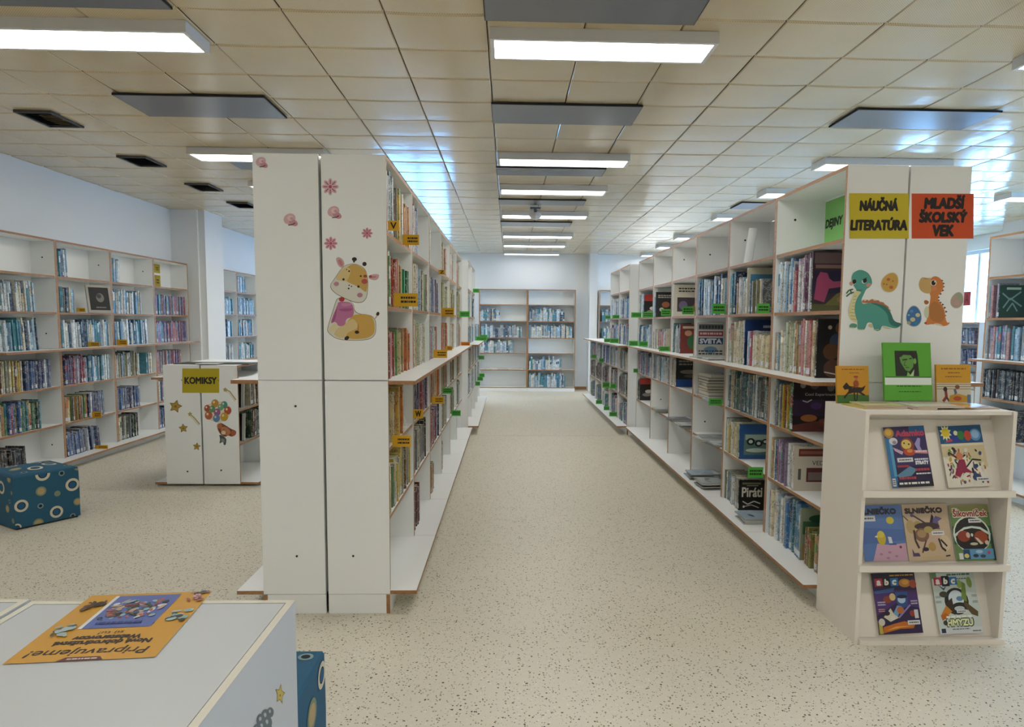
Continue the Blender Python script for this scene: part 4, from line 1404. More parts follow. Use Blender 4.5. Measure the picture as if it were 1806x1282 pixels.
for b in SINGLE:
    key = b['key']
    M = UNITS[key]['M'] @ book_local(b)
    sh, pg = book_shell(b)
    o = sh.build('book', [COVER])
    o.matrix_world = M
    bay = '' if key in ('F1', 'N1', 'P1') else ', %s bay' % NTH[int(key[-1]) - 1]
    tag(o, '%s book, %s from left, %s shelf%s of %s' % (b['cname'] + (' cover' if b['art'] else ''), ordinal(b['n']), shelf_name(key, b['s']), bay, BAYNAME[key]), 'book', 'books on the ' + BAYNAME[key])
    pg.build('page_block', PAPER, o)
    if b['art']:
        a = Art((b['t'], .001, .001), (0, b['d'] - .002, 0), (0, 0, b['h'] - .002), (1, 0, 0), .0003)
        cover_art(b['art'], a)
        a.mb.build('front_cover', GLOSS, o)
mb = MB()
for b in REST:
    mb.add(book_block(b), UNITS[b['key']]['M'] @ book_local(b))
o = mb.build('book_rows', COVER)
tag(o, 'the many smaller books standing on the farther shelves', 'books', 'books on the farther shelves', 'stuff')


# ------------------------------------------------------------------ flat piles of magazines and thick books
def flat_item(key, s, x, y, z, w, d, h, ang, col, name, cat, label, group, leaves=True):
    u = UNITS[key]
    o = empty(name)
    o.matrix_world = u['M'] @ Matrix.Translation((x, y, z)) @ Matrix.Rotation(ang, 4, 'Z')
    tag(o, label, cat, group)
    c = lin(col)
    m = MB()
    m.box(-w / 2, w / 2, -d / 2, d / 2, h * .82, h, col=c)
    m.box(-w / 2, w / 2, -d / 2, d / 2, 0, h * .18, col=c)
    m.box(-w / 2, -w / 2 + .0015, -d / 2, d / 2, h * .18, h * .82, col=c)
    rr = random.Random(int(abs(x * 1e4)) + int(z * 1e5))
    a = Art((-w / 2, -d / 2, h), (w, 0, 0), (0, d, 0), (0, 0, 1), .0002)
    for i in range(4):
        a.ell(rr.choice(['#55606a', '#8f9aa2', '#3a4450', '#b9bcb8', '#6f7f8f']), rr.uniform(.2, .8), rr.uniform(.2, .8), rr.uniform(.06, .2), rr.uniform(.04, .14), rr.uniform(0, 3))
    a.rect('#d0d3d2', .1, .8, .9, .94)
    m.add(a.mb, Matrix())
    m.build('cover', GLOSS, o)
    m = MB(); m.box(-w / 2 + .0015, w / 2 - .002, -d / 2 + .002, d / 2 - .002, h * .18, h * .82); m.build('page_block', PAPER, o)
    return o


def pile(key, s, cx, cy, n, w, d, h, cols, what, name='magazine', jitter=.03, lie=0):
    z = UNITS[key]['levels'][s] + .0008
    rr = random.Random(hash_key(key, s, cx))
    for i in range(n):
        c = rr.choice(cols)
        place = 'topmost' if i == n - 1 else ('lowest' if i == 0 else '%s from the bottom' % NTH[min(i, 7)])
        flat_item(key, s, cx + rr.uniform(-jitter, jitter), cy + rr.uniform(-jitter, jitter) * .5, z, w, d, h, rr.uniform(-.12, .12) + lie, c[1], name, name,
                  '%s %s %s in the pile %s' % (c[0], name, place, what), 'flat piles of %ss on the dinosaur bookcase' % name)
        z += h + .0006


MAGC = [('grey', '#7c858c'), ('pale blue', '#92a9ba'), ('white', '#c2c6c6'), ('slate', '#4f5b66'), ('pale grey', '#a5abad')]
pile('D2', 0, .68, .06, 5, .2, .26, .009, MAGC, 'beside the black pirate book', jitter=.02)
pile('D3', 3, .3, .06, 2, .21, .28, .008, MAGC, 'under the grey lettered cover')
pile('D3', 3, .62, .05, 2, .21, .28, .008, MAGC, 'at the near end of its ledge')
pile('D3', 2, .28, .14, 8, .3, .24, .026, [('cream', '#c6bda4'), ('dark grey', '#4a4b4c'), ('white', '#c9cac6'), ('olive', '#77735a'), ('slate', '#5d6a74')], 'on the green-tagged shelf', 'volume', .01)
pile('D3', 2, .72, .06, 3, .21, .28, .008, MAGC, 'next to the thick books')
pile('D3', 1, .5, .07, 4, .21, .28, .007, MAGC, 'mid second lowest shelf', jitter=.05)
pile('D3', 1, .75, .10, 3, .21, .28, .007, MAGC, 'near the divider, second lowest shelf', jitter=.03)
pile('D3', 0, .25, .05, 6, .21, .28, .008, MAGC, 'far part of the bottom ledge', jitter=.03)
pile('D3', 0, .6, .05, 7, .21, .28, .008, MAGC, 'near part of the bottom ledge', jitter=.03)
pile('D4', 1, .3, .08, 4, .21, .28, .008, MAGC, 'in the fourth bay, far side', jitter=.04)
pile('D4', 1, .7, .08, 5, .21, .28, .008, MAGC, 'in the fourth bay, near side', jitter=.04)
pile('D5', 1, .5, .08, 4, .21, .28, .012, MAGC, 'in the fifth bay', jitter=.04)
pile('B1', 1, .18, .1, 1, .2, .26, .02, [('white', '#cfd2d2')], 'on the far wall, first', 'folder')
pile('B1', 1, .55, .1, 1, .24, .26, .015, [('white', '#cfd2d2')], 'on the far wall, middle', 'folder')
pile('B1', 1, .92, .1, 1, .24, .26, .02, [('white', '#cfd2d2')], 'on the far wall, last', 'folder')

# curled clear sheet on the top shelf of the second dinosaur bay
u = UNITS['D2']
m = MB()
pts = [(.12 + .05 * math.cos(t), .20 + .05 * math.sin(t)) for t in [math.pi * (-.2 + 1.1 * i / 10) for i in range(11)]]
for p, q in zip(pts[:-1], pts[1:]):
    m.poly([(p[0], p[1], 2.012), (q[0], q[1], 2.012), (q[0] + .10, q[1], 2.27), (p[0] + .10, p[1], 2.27)])
o = m.build('paper_sheet', plain('shiny_white_sheet', '#f4f7f9', .12, .8))
o.matrix_world = u['M'] @ Matrix.Translation((.1, -.14, 0))
tag(o, 'curled shiny white sheet on the top shelf of the second dinosaur bay', 'paper')

# framed black picture leaning in the second wall bay
u = UNITS['W2']
o = empty('picture_frame')
o.matrix_world = u['M'] @ Matrix.Translation((.52, .0, 1.621)) @ Matrix.Rotation(-.5, 4, 'Z') @ Matrix.Rotation(-.16, 4, 'X')
tag(o, 'grey framed black picture leaning on the left wall bookcase', 'picture')
m = MB()
for a_ in ((0, .27, 0, .03), (0, .27, .285, .31), (0, .025, .03, .285), (.245, .27, .03, .285)):
    m.box(a_[0], a_[1], 0, .015, a_[2], a_[3])
m.build('frame_border', plain('grey_frame', '#a9a59b', .5), o)
m = MB(); m.box(.025, .245, .004, .01, .03, .285, col=lin('#1e1e20'))
a = Art((.025, .0038, .03), (.22, 0, 0), (0, 0, .255), (0, -1, 0), .0004)
a.ell('#77746e', .55, .55, .2, .2, .5); a.ell('#3a3a3c', .5, .62, .12, .1); a.dashes('#8c8a84', .3, .08, .8, .16, 1, random.Random(1))
m.add(a.mb, Matrix())
m.build('print', PRINT, o)
# figurine on the giraffe shelf
u = UNITS['G1']
o = empty('figurine')
o.matrix_world = u['M'] @ Matrix.Translation((.72, .05, .886))
tag(o, 'small white glass figurine standing at the front of the giraffe bookcase', 'figurine')
def lathe(prof, n=14):
    m = MB()
    rings = [[(r * math.cos(2 * math.pi * i / n), r * math.sin(2 * math.pi * i / n), z) for i in range(n)] for r, z in prof]
    for p, q in zip(rings[:-1], rings[1:]):
        for i in range(n):
            m.poly([p[i], p[(i + 1) % n], q[(i + 1) % n], q[i]])
    m.poly(rings[-1]); m.poly(list(reversed(rings[0])))
    return m
lathe([(.035, 0), (.038, .01), (.03, .02), (.034, .05), (.026, .075), (.012, .085)]).build('body', WHITE_METAL, o)
lathe([(.008, .085), (.017, .095), (.018, .108), (.008, .12)]).build('head', WHITE_METAL, o)

# comics standing cover-out in the comics shelf, flat things on its top
for i, (s, x, lab) in enumerate(((2, .17, 'upper'), (1, .17, 'lower'))):
    u = UNITS['K1']
    o = empty('comic_book')
    o.matrix_world = u['M'] @ Matrix.Translation((x, .012, u['levels'][s] + .003)) @ Matrix.Rotation(.1, 4, 'Y')
    tag(o, 'black comic with white edges on the %s shelf of the comics bookcase' % lab, 'comic', 'comics in the comics bookcase')
    m = MB(); m.box(0, .012, 0, .2, 0, .262, col=lin('#16161a'), cols={'-y': lin('#cfcfca'), '+z': lin('#d0cdc2')})
    a = Art((-.0002, .2, 0), (0, -.2, 0), (0, 0, .262), (-1, 0, 0), .0003)
    a.rect('#c9c9c4', .86, 0, 1, 1); a.ell('#39424a', .4, .5, .25, .2); a.ell('#5d6a62', .55, .45, .14, .08)
    m.add(a.mb, Matrix())
    m.build('cover', GLOSS, o)
for i, (x, y, w, d, c, nm, lab) in enumerate(((-2.62, 6.72, .36, .26, '#1c1c1e', 'folder', 'black folder lying on the comics bookcase, aisle half'), (-2.96, 6.72, .34, .3, '#2a2b2e', 'folder', 'black folder lying on the comics bookcase, wall half'),
                                              (-2.79, 6.56, .2, .16, '#c9ccca', 'sheet', 'white paper sheet lying over the gap of the comics bookcase'))):
    m = MB(); m.box(-w / 2, w / 2, -d / 2, d / 2, 0, .008 if i < 2 else .003)
    o = m.build(nm, plain('flat_' + nm + str(i), c, .35))
    o.location = (x, y, 1.1355 if i < 2 else 1.1445)
    tag(o, lab, nm)

# ------------------------------------------------------------------ magazine stand
SX0, SX1, SY0, SY1, ST = 1.70, 2.437, 3.205, 3.628, 1.145
STAND = plain('stand_laminate', '#e6dfd4', .42, .45, bump=.05, scale=900, vary=.02)
st = empty('magazine_stand', ((SX0 + SX1) / 2, (SY0 + SY1) / 2, 0))
tag(st, 'white stepped magazine stand in front of the dinosaur panel', 'stand')
for x in (SX0, SX1 - .018):
    m = MB(); m.box(x, x + .018, SY0, SY1, 0, ST); m.build('side_panel', STAND, st, True)
m = MB(); m.box(SX0 + .018, SX1 - .018, SY0 + .012, SY1, ST - .018, ST); m.build('top_panel', STAND, st, True)
m = MB(); m.box(SX0 + .018, SX1 - .018, SY1 - .012, SY1, .02, ST - .018); m.build('back_panel', STAND, st, True)
for zb, zt in ((.752, 1.085), (.386, .72), (.012, .35)):
    yb, yt = SY0 + .045, SY0 + .15
    m = MB()
    m.poly([(SX0 + .018, yb, zb), (SX1 - .018, yb, zb), (SX1 - .018, yt, zt), (SX0 + .018, yt, zt)])
    m.poly([(SX0 + .018, yb + .015, zb), (SX0 + .018, yt + .015, zt), (SX1 - .018, yt + .015, zt), (SX1 - .018, yb + .015, zb)])
    m.poly([(SX0 + .018, yt, zt), (SX1 - .018, yt, zt), (SX1 - .018, yt + .015, zt), (SX0 + .018, yt + .015, zt)])
    m.poly([(SX0 + .018, yb, zb), (SX0 + .018, yt, zt), (SX0 + .018, yt + .015, zt), (SX0 + .018, yb + .015, zb)])
    m.poly([(SX1 - .018, yb, zb), (SX1 - .018, yb + .015, zb), (SX1 - .018, yt + .015, zt), (SX1 - .018, yt, zt)])
    m.build('sloping_shelf', STAND, st, True)
    ex = .0 if zb < .1 else .012
    m = MB(); m.box(SX0 + (.018 if zb < .1 else -.004), SX1 + (-.0 if zb < .1 else .004), SY0 - .022, SY0 - .0005, zb - .02, zb + .012); m.box(SX0 + .019, SX1 - .019, SY0 - .0005, yb + .01, zb - .02, zb - .001)
    m.build('shelf_lip', STAND, st, True)
    m = MB(); m.box(SX0 + .0185, SX1 - .0185, SY0 + .16, SY0 + .172, zt - .02, min(zt + .05, ST - .02)); m.build('shelf_back', STAND, st, True)


def mag(x0, x1, zb, h, label, draw, rot=0.0):
    """a magazine leaning on a sloping shelf"""
    w = x1 - x0
    yb, yt, dz = SY0 + .045, SY0 + .15, .333
    tilt = math.atan2(yt - yb, dz)
    o = empty('magazine')
    o.matrix_world = Matrix.Translation((x0, SY0 + .034, zb + .001)) @ Matrix.Rotation(-tilt, 4, 'X') @ Matrix.Rotation(rot, 4, 'Y')
    tag(o, label, 'magazine', 'magazines on the stepped stand')
    m = MB(); m.box(0, w, .0005, .0045, 0, h); m.build('page_block', PAPER, o)
    a = Art((0, 0, 0), (w, 0, 0), (0, 0, h), (0, -1, 0), .0002)
    draw(a)
    m = MB(); m.box(0, w, -.0001, .0004, 0, h, col=lin('#8a8f96'))
    m.add(a.mb, Matrix())
    m.build('front_cover', GLOSS, o)


def label_strip(a, x0, y0, x1, y1):
    a.rect('#d6d8da', x0, y0, x1, y1)
    a.dashes('#2a2c30', x0 + .12 * (x1 - x0), y0 + .25 * (y1 - y0), x1 - .12 * (x1 - x0), y0 + .75 * (y1 - y0), 1, random.Random(7))


def m_space(a):
    a.rect('#332a5c', 0, 0, 1, 1); a.rect('#1d5f96', .62, .9, 1, 1); a.poly('#2a6fa5', [(0, 0), (.16, 0), (.14, .82), (0, .82)]); a.rect('#4f9ac4', .09, .18, .16, .8)
    a.rect('#1c1840', .16, 0, 1, .34); a.rect('#0e1226', .14, 0, 1, .1); a.poly('#5a8aa8', [(.16, .2), (.5, .34), (.66, .28), (.5, .18), (.2, .16)])
    a.ell('#b98a2c', .12, .9, .12, .085); a.ell('#d3ab4c', .11, .91, .08, .055)
    a.text('#b03a54', 'Adamko', .28, .84, .97, .93, .01)
    a.ell('#d2cfd4', .2, .76, .1, .06); a.ell('#8d86a0', .22, .74, .05, .03)
    a.ell('#8a3a30', .52, .68, .16, .13); a.ell('#d6c06a', .5, .7, .12, .08); a.ell('#3a2a1c', .45, .72, .02, .015); a.ell('#3a2a1c', .56, .7, .02, .015); a.ell('#b84a26', .55, .57, .14, .06); a.ell('#d98a4c', .56, .59, .07, .03)
    a.poly('#c9a8c0', [(.16, .66), (.4, .58), (.36, .53), (.2, .6)]); a.poly('#9a92c4', [(.7, .7), (.8, .8), (.86, .79), (.82, .66), (.88, .55), (.78, .55)])
    a.poly('#d58a94', [(.66, .6), (.98, .58), (.98, .53), (.68, .55)]); a.dashes('#e8d0c8', .7, .55, .97, .6, 1, random.Random(2))
    a.dashes('#dfe2ea', .64, .42, .97, .47, 1, random.Random(3)); a.text('#e6e8ee', 'STRATY', .65, .365, .96, .415, .007)
    label_strip(a, .22, .41, .6, .48)
    a.dashes('#b5404e', .2, .31, .48, .37, 1, random.Random(4)); a.dashes('#b5404e', .62, .24, .97, .31, 1, random.Random(5)); a.dashes('#e0e2e6', .62, .19, .97, .23, 1, random.Random(6)); a.dashes('#b5404e', .2, .11, .6, .18, 1, random.Random(8)); a.dashes('#e8e8e6', .18, .03, .9, .09, 1, random.Random(9))
    a.rect('#d5d6d8', .02, .02, .1, .15); a.dashes('#222222', .03, .04, .09, .13, 3, random.Random(1))


def m_kids(a):
    a.rect('#cdbf98', 0, 0, 1, 1); a.rect('#17537f', 0, .71, 1, 1); a.rect('#1c3a8a', .22, .73, .5, .9); a.star('#e0d9a8', .16, .89, .14, .6, 10); a.ell('#d3bf2c', .16, .89, .09, .07); a.ell('#5a8ac0', .84, .84, .13, .1); a.ell('#8fb4d6', .84, .85, .09, .07)
    a.ell('#d6d0a4', .39, .88, .05, .04); a.ell('#2f7a3c', .5, .84, .08, .075); a.ell('#b8402c', .66, .83, .08, .085); a.poly('#c9403c', [(.1, .73), (.3, .75), (.25, .79)])
    a.poly('#e0dccc', [(0, 0), (1, 0), (1, .3), (.5, .48), (0, .5)]); a.rect('#d8d4c2', .02, .67, .98, .7)
    rr = random.Random(14)
    for c, n in (('#c9a03c', 8), ('#5a4a78', 12), ('#2a2a30', 18), ('#7a9a4a', 14), ('#b8603c', 14), ('#d9d6cc', 18), ('#33466e', 8), ('#8f2448', 6)):
        for i in range(n):
            a.ell(c, rr.uniform(.07, .93), rr.uniform(.06, .62), rr.uniform(.015, .055), rr.uniform(.01, .035), rr.uniform(0, 3), 10)
    a.poly('#8f2448', [(.2, .2), (.36, .46), (.48, .44), (.5, .3), (.64, .22), (.4, .24), (.3, .16)]); a.line('#5a1a24', [(.16, .56), (.36, .45), (.52, .52)], .03); a.line('#2a2226', [(.5, .32), (.66, .44), (.86, .42)], .025); a.ell('#c97a56', .38, .5, .08, .06); a.ell('#33466e', .7, .15, .1, .06)
    label_strip(a, .68, .08, .98, .15)


def m_night(a):
    a.rect('#5575ad', 0, 0, 1, 1); a.poly('#4a68a2', [(0, .3), (1, .36), (1, .55), (0, .6)]); a.poly('#c09aae', [(.2, 0), (1, 0), (1, .31), (.62, .28), (.34, .31)])
    a.text('#151c38', 'SLNIEČKO', .03, .84, .86, .96, .012); a.ell('#c9be3a', .7, .72, .09, .065); label_strip(a, 0, .71, .36, .81)
    a.ell('#c2ab2c', .45, .41, .1, .13, .1); a.ell('#d1c04a', .44, .47, .08, .06); a.poly('#d8d2b0', [(.36, .46), (.29, .43), (.37, .41)]); a.poly('#d5dadf', [(.6, .43), (.68, .42), (.7, .3), (.62, .3)]); a.rect('#39548c', .62, .28, .78, .31)
    a.ell('#7a2f40', .87, .24, .03, .025)
    for x, y in ((.4, .12), (.6, .15), (.75, .08), (.55, .05)):
        a.ell('#a87a92', x, y, .04, .02)


def m_horse(a):
    a.rect('#bfa98c', 0, 0, 1, 1); a.text('#33202a', 'SLNIEČKO', .06, .84, .88, .95, .012)
    a.ell('#b09a6a', .14, .6, .1, .12); a.ell('#cdbb9a', .85, .3, .12, .14); a.ell('#a8925a', .3, .64, .08, .06)
    a.line('#3d2a3c', [(.2, .81), (.52, .63)], .03); a.ell('#5d4a78', .2, .8, .04, .03); a.line('#4a2f2a', [(.0, .8), (.1, .71)], .02)
    a.poly('#5d5386', [(.58, .56), (.64, .7), (.72, .78), (.86, .73), (.76, .68), (.78, .54)]); a.poly('#2a2034', [(.57, .66), (.64, .82), (.68, .76), (.62, .62)])
    a.ell('#3f2a30', .5, .6, .28, .07); a.ell('#7d5c48', .36, .45, .16, .12); a.ell('#a5875e', .36, .47, .1, .07); a.line('#42282e', [(.2, .54), (.2, .36), (.26, .22)], .045); a.ell('#a8985a', .52, .54, .1, .06)
    a.line('#c9a59a', [(.5, .38), (.62, .36), (.74, .46)], .03); a.line('#2a1c20', [(.72, .38), (.76, .22), (.84, .16)], .04); a.line('#2a1c20', [(.76, .36), (.88, .24)], .035); a.line('#5a3328', [(.44, .36), (.32, .14)], .03)
    a.ell('#2a1f2c', .4, .2, .07, .035); a.poly('#4d3f66', [(.1, .08), (.26, .08), (.24, .14), (.14, .14), (.1, .22)]); a.ell('#b28e50', .55, .24, .08, .08); a.line('#c7b050', [(.3, .06), (.75, .06)], .012); a.line('#33242a', [(.82, .07), (.92, .08)], .025)
    label_strip(a, .58, .44, .86, .51)


def m_green(a):
    a.rect('#5f8048', 0, 0, 1, 1); a.rect('#8f8f54', 0, .86, 1, 1); a.poly('#2f5a3c', [(0, .3), (1, .3), (1, .62), (0, .62)]); a.rect('#1c3f38', .93, 0, 1, .5)
    a.ell('#d4dccb', .48, .47, .47, .34); a.ell('#1a1c1a', .48, .48, .43, .3); a.poly('#c9d6cc', [(.02, .47), (.3, .6), (.5, .62), (.72, .6), (.96, .48), (.94, .44), (.7, .56), (.5, .585), (.3, .56), (.05, .43)])
    a.ell('#17120f', .48, .37, .42, .2); a.ell('#8a3320', .27, .44, .16, .1); a.ell('#93401f', .7, .42, .17, .11); a.ell('#d0b0a0', .38, .46, .05, .05); a.poly('#c7c9b4', [(.54, .42), (.62, .4), (.74, .3), (.66, .29)]); a.ell('#c9b8aa', .83, .32, .05, .04); a.ell('#beb79a', .5, .3, .1, .025); a.ell('#d9d6c8', .48, .46, .03, .03)
    a.rect('#5b93bc', .2, .03, .96, .21); a.rect('#1d3f6a', .2, .03, .36, .2); a.ell('#d2c46a', .27, .09, .06, .04); a.ell('#2a3338', .5, .09, .07, .03); a.ell('#35424c', .68, .08, .07, .03); a.ell('#9fc0d8', .6, .16, .09, .03); a.rect('#d2d3d6', .08, .03, .18, .14); a.ell('#b04a5a', .84, .14, .04, .03)
    a.rect('#d5dad0', .06, .78, .2, .95); 
    x = .08
    a.text('#e9e9dc', 'Šikovníček', .075, .795, .935, .935, .022)
    a.text('#a83a2c', 'Šikovníček', .075, .795, .935, .935, .006)
    label_strip(a, .44, .68, .76, .75)


def abc(a, x, y, w, h):
    for i, (ch, c) in enumerate((('a', '#b8324c'), ('b', '#14131a'), ('c', '#1f74b4'))):
        a.rect(c, x + i * w, y - (.0 if i != 1 else .02), x + (i + 1) * w, y + h + (.0 if i != 1 else .02))
        a.text('#eceae6', ch, x + i * w + .26 * w, y + .18 * h, x + i * w + .74 * w, y + (.85 if ch == 'b' else .7) * h, .01)


def m_bricks(a):
    a.rect('#2e2248', 0, 0, 1, 1); a.rect('#1a1430', 0, .9, 1, 1); a.poly('#4a2f6a', [(0, .3), (.5, .5), (1, .4), (1, .7), (0, .72)]); a.poly('#3b5f9c', [(0, .7), (.5, .75), (.46, .68), (.05, .66)])
    a.ell('#c08436', .75, .82, .14, .07); a.ell('#a5503c', .93, .8, .08, .07); a.ell('#d9a348', .76, .83, .08, .04)
    a.ell('#8a3f2e', .3, .56, .1, .06); a.ell('#c9b27a', .42, .6, .07, .06); a.poly('#2f4f8a', [(.5, .68), (.78, .68), (.74, .44), (.6, .4), (.5, .5)]); a.ell('#a9c3d6', .62, .55, .09, .06); a.ell('#1b2440', .64, .6, .12, .03); a.poly('#6f9ac0', [(.36, .3), (.5, .46), (.6, .44), (.48, .28)]); a.ell('#b86a2c', .56, .38, .08, .06)
    a.line('#8d80b4', [(.5, .26), (.8, .46)], .03); a.poly('#cfc9b0', [(.16, .28), (.34, .42), (.4, .32), (.5, .26), (.3, .2)]); a.ell('#2a2233', .24, .34, .07, .04); a.ell('#d6d2cc', .36, .26, .06, .03); a.ell('#9a3a2e', .82, .32, .06, .05)
    a.poly('#c26a1c', [(.1, .02), (.12, .12), (.4, .17), (.62, .2), (.84, .14), (.8, .08), (.5, .08)]); a.poly('#dba048', [(.16, .06), (.4, .12), (.8, .12), (.5, .1)]); a.rect('#b9a84a', .02, .01, .1, .22); a.ell('#c9c2b6', .1, .2, .07, .06)
    abc(a, .06, .78, .18, .13)
    a.dashes('#c79a4a', .42, .93, .96, .97, 1, random.Random(2)); a.dashes('#b9b4c8', .06, .46, .24, .54, 2, random.Random(3)); a.dashes('#b9b4c8', .82, .46, .97, .54, 2, random.Random(4)); a.dashes('#d49a8c', .06, .36, .2, .42, 2, random.Random(4))
    label_strip(a, .68, .14, .96, .21); a.rect('#cfd0d2', .86, .24, .95, .38)


def m_insects(a):
    a.rect('#c3cfc9', 0, 0, 1, 1); a.rect('#5f8a5c', 0, .9, .12, 1); a.dashes('#3a6a64', .36, .93, .9, .98, 1, random.Random(2)); a.dashes('#2f4f6a', .52, .87, .9, .9, 1, random.Random(3))
    a.ell('#1e2226', .5, .52, .28, .22); a.ell('#c9d6da', .5, .56, .18, .14); a.ell('#5f86a8', .58, .56, .08, .04); a.ell('#23262a', .56, .42, .2, .08); a.ell('#b9c4c6', .54, .4, .12, .04)
    a.poly('#3a2c20', [(.25, .5), (.4, .58), (.42, .3), (.3, .34)]); a.poly('#c7812a', [(.08, .3), (.24, .46), (.36, .36), (.16, .24)]); a.poly('#b56520', [(.08, .3), (.2, .34), (.3, .28), (.1, .22)]); a.poly('#5d4a2a', [(.68, .52), (.96, .34), (.94, .26), (.8, .3), (.66, .46)]); a.poly('#6f8a3c', [(.62, .56), (.68, .84), (.76, .8), (.74, .5)])
    a.ell('#7d9a44', .86, .82, .06, .09, .2); a.ell('#8aa64c', .62, .8, .06, .07); a.ell('#3d3a30', .22, .64, .1, .05); a.poly('#2f4f80', [(.12, .8), (.24, .7), (.32, .78), (.24, .74)])
    abc(a, .04, .79, .18, .13)
    a.dashes('#e8ead8', .2, .24, .82, .3, 1, random.Random(5)); a.text('#2c3a20', 'HMYZU', .2, .125, .8, .23, .022); a.text('#dfe6b4', 'HMYZU', .205, .127, .79, .228, .008); a.ell('#3a3a36', .16, .18, .05, .04)
    a.rect('#cfd4d6', .0, .0, 1, .1); a.dashes('#4a5058', .3, .06, .7, .085, 1, random.Random(6)); a.rect('#25304a', .04, .02, .14, .09); a.dashes('#33383e', .76, .02, .95, .05, 1, random.Random(6)); label_strip(a, .46, .33, .7, .38)
    for x, y in ((.08, .6), (.92, .6), (.08, .52), (.92, .5)):
        a.dashes('#6f8288', x - .06, y - .02, x + .06, y + .02, 2, random.Random(int(x * 99)))


mag(1.868, 2.075, .765, .297, 'dark blue magazine with a gold medal, on the top step', m_space, -.05)
mag(2.145, 2.362, .765, .302, 'magazine with blue header over a crowded cartoon, on the top step', m_kids, -.05)
mag(1.75, 1.966, .399, .27, 'blue and pink magazine with a yellow bird, on the middle step', m_night, -.02)
mag(1.972, 2.2, .399, .275, 'beige magazine with a horse drawing, on the middle step', m_horse, -.03)
mag(2.21, 2.41, .399, .27, 'green magazine with an arched dark picture, on the middle step', m_green, -.02)
mag(1.842, 2.065, .026, .293, 'dark purple magazine with three letter blocks, on the bottom step', m_bricks, -.04)
mag(2.15, 2.37, .026, .295, 'pale magazine with insects and three letter blocks, on the bottom step', m_insects, -.04)


# things standing and lying on top of the stand
def standing(name, x0, y, z, w, h, t, tilt, rot, label, cat, draw, edge):
    o = empty(name)
    o.matrix_world = Matrix.Translation((x0, y, z)) @ Matrix.Rotation(rot, 4, 'Z') @ Matrix.Rotation(-tilt, 4, 'X')
    tag(o, label, cat)
    m = MB(); m.box(0, w, .0006, .002, 0, h, col=lin(edge)); m.box(0, w, t - .002, t, 0, h, col=lin(edge)); m.box(0, .002, .002, t - .002, 0, h, col=lin(edge))
    a = Art((0, .0006, 0), (w, 0, 0), (0, 0, h), (0, -1, 0), .0003)
    draw(a)
    m.add(a.mb, Matrix())
    m.build('cover', GLOSS, o)
    m = MB(); m.box(.002, w - .002, .002, t - .002, .002, h - .002); m.build('page_block', PAPER, o)


def c_portrait(a):
    a.rect('#58a82e', 0, 0, 1, 1)
    a.poly('#1a2014', [(.24, .86), (.7, .86), (.72, .78), (.74, .42), (.25, .42)])
    a.poly('#5f9640', [(.34, .74), (.42, .8), (.56, .8), (.64, .7), (.62, .58), (.54, .5), (.46, .52), (.4, .6), (.36, .66)])
    a.poly('#121710', [(.4, .84), (.62, .84), (.66, .7), (.6, .78), (.42, .79), (.36, .74)])
    a.line('#1b2a12', [(.4, .7), (.5, .71)], .025); a.line('#1b2a12', [(.54, .72), (.6, .73)], .02); a.line('#33581e', [(.46, .68), (.43, .61), (.48, .6)], .015); a.line('#2a481a', [(.46, .57), (.53, .57)], .014)
    a.ell('#6fa54c', .66, .68, .03, .05); a.poly('#86b85e', [(.5, .5), (.58, .42), (.48, .42)]); a.poly('#b9cfa0', [(.54, .42), (.64, .54), (.62, .42)])
    a.rect('#1f4a16', .04, .395, .98, .41); a.rect('#dfeae2', .02, .27, .99, .395); a.dashes('#18300f', .26, .235, .78, .26, 1, random.Random(3)); a.dashes('#24521a', .3, .14, .76, .165, 1, random.Random(4))


def c_rider(a):
    a.rect('#cf951f', 0, 0, 1, 1); a.rect('#44702c', 0, 0, 1, .22); a.poly('#44702c', [(0, .2), (.5, .25), (1, .21), (1, .2)])
    a.dashes('#8a5c12', .16, .88, .86, .93, 1, random.Random(1)); a.dashes('#8a5c12', .4, .79, .7, .83, 1, random.Random(2))
    a.poly('#2a1c14', [(.18, .44), (.3, .56), (.4, .46), (.78, .42), (.9, .48), (.84, .36), (.76, .3), (.9, .22), (.82, .2), (.68, .28), (.5, .28), (.34, .24), (.24, .12), (.2, .16), (.36, .32), (.36, .38), (.24, .36)])
    a.line('#2a1c14', [(.54, .28), (.56, .06)], .04); a.line('#2a1c14', [(.64, .28), (.62, .1), (.58, .04)], .035); a.ell('#9c4a24', .6, .52, .09, .1); a.ell('#b9783c', .61, .66, .05, .05); a.ell('#a5402a', .6, .71, .08, .025); a.line('#7a3a1e', [(.58, .48), (.46, .4)], .03)


def c_children(a):
    a.rect('#cf9a2a', 0, .52, 1, 1); a.rect('#cfc8b4', 0, 0, 1, .52)
    for i, w in enumerate((.03, .03, .02)):
        a.rect('#8a6428', 0, .48 - i * .06, 1, .495 - i * .06)
    a.dashes('#8a5c12', .14, .86, .86, .92, 1, random.Random(1)); a.dashes('#8a5c12', .34, .76, .68, .81, 1, random.Random(2)); a.dashes('#8a5c12', .26, .66, .74, .71, 1, random.Random(3))
    a.line('#8a3a34', [(.26, .32), (.28, .16), (.18, .04)], .08); a.line('#4a3a3a', [(.28, .16), (.36, .04)], .05); a.ell('#3a2a24', .25, .36, .06, .06); a.line('#5a6a7a', [(.52, .36), (.56, .24), (.44, .12)], .07); a.ell('#7a4a34', .6, .42, .07, .05); a.poly('#c4912a', [(.34, .02), (.38, .2), (.62, .24), (.9, .18), (.88, .02)]); a.ell('#b0502e', .6, .12, .12, .06); a.rect('#5d7a94', .88, .0, .98, .22)


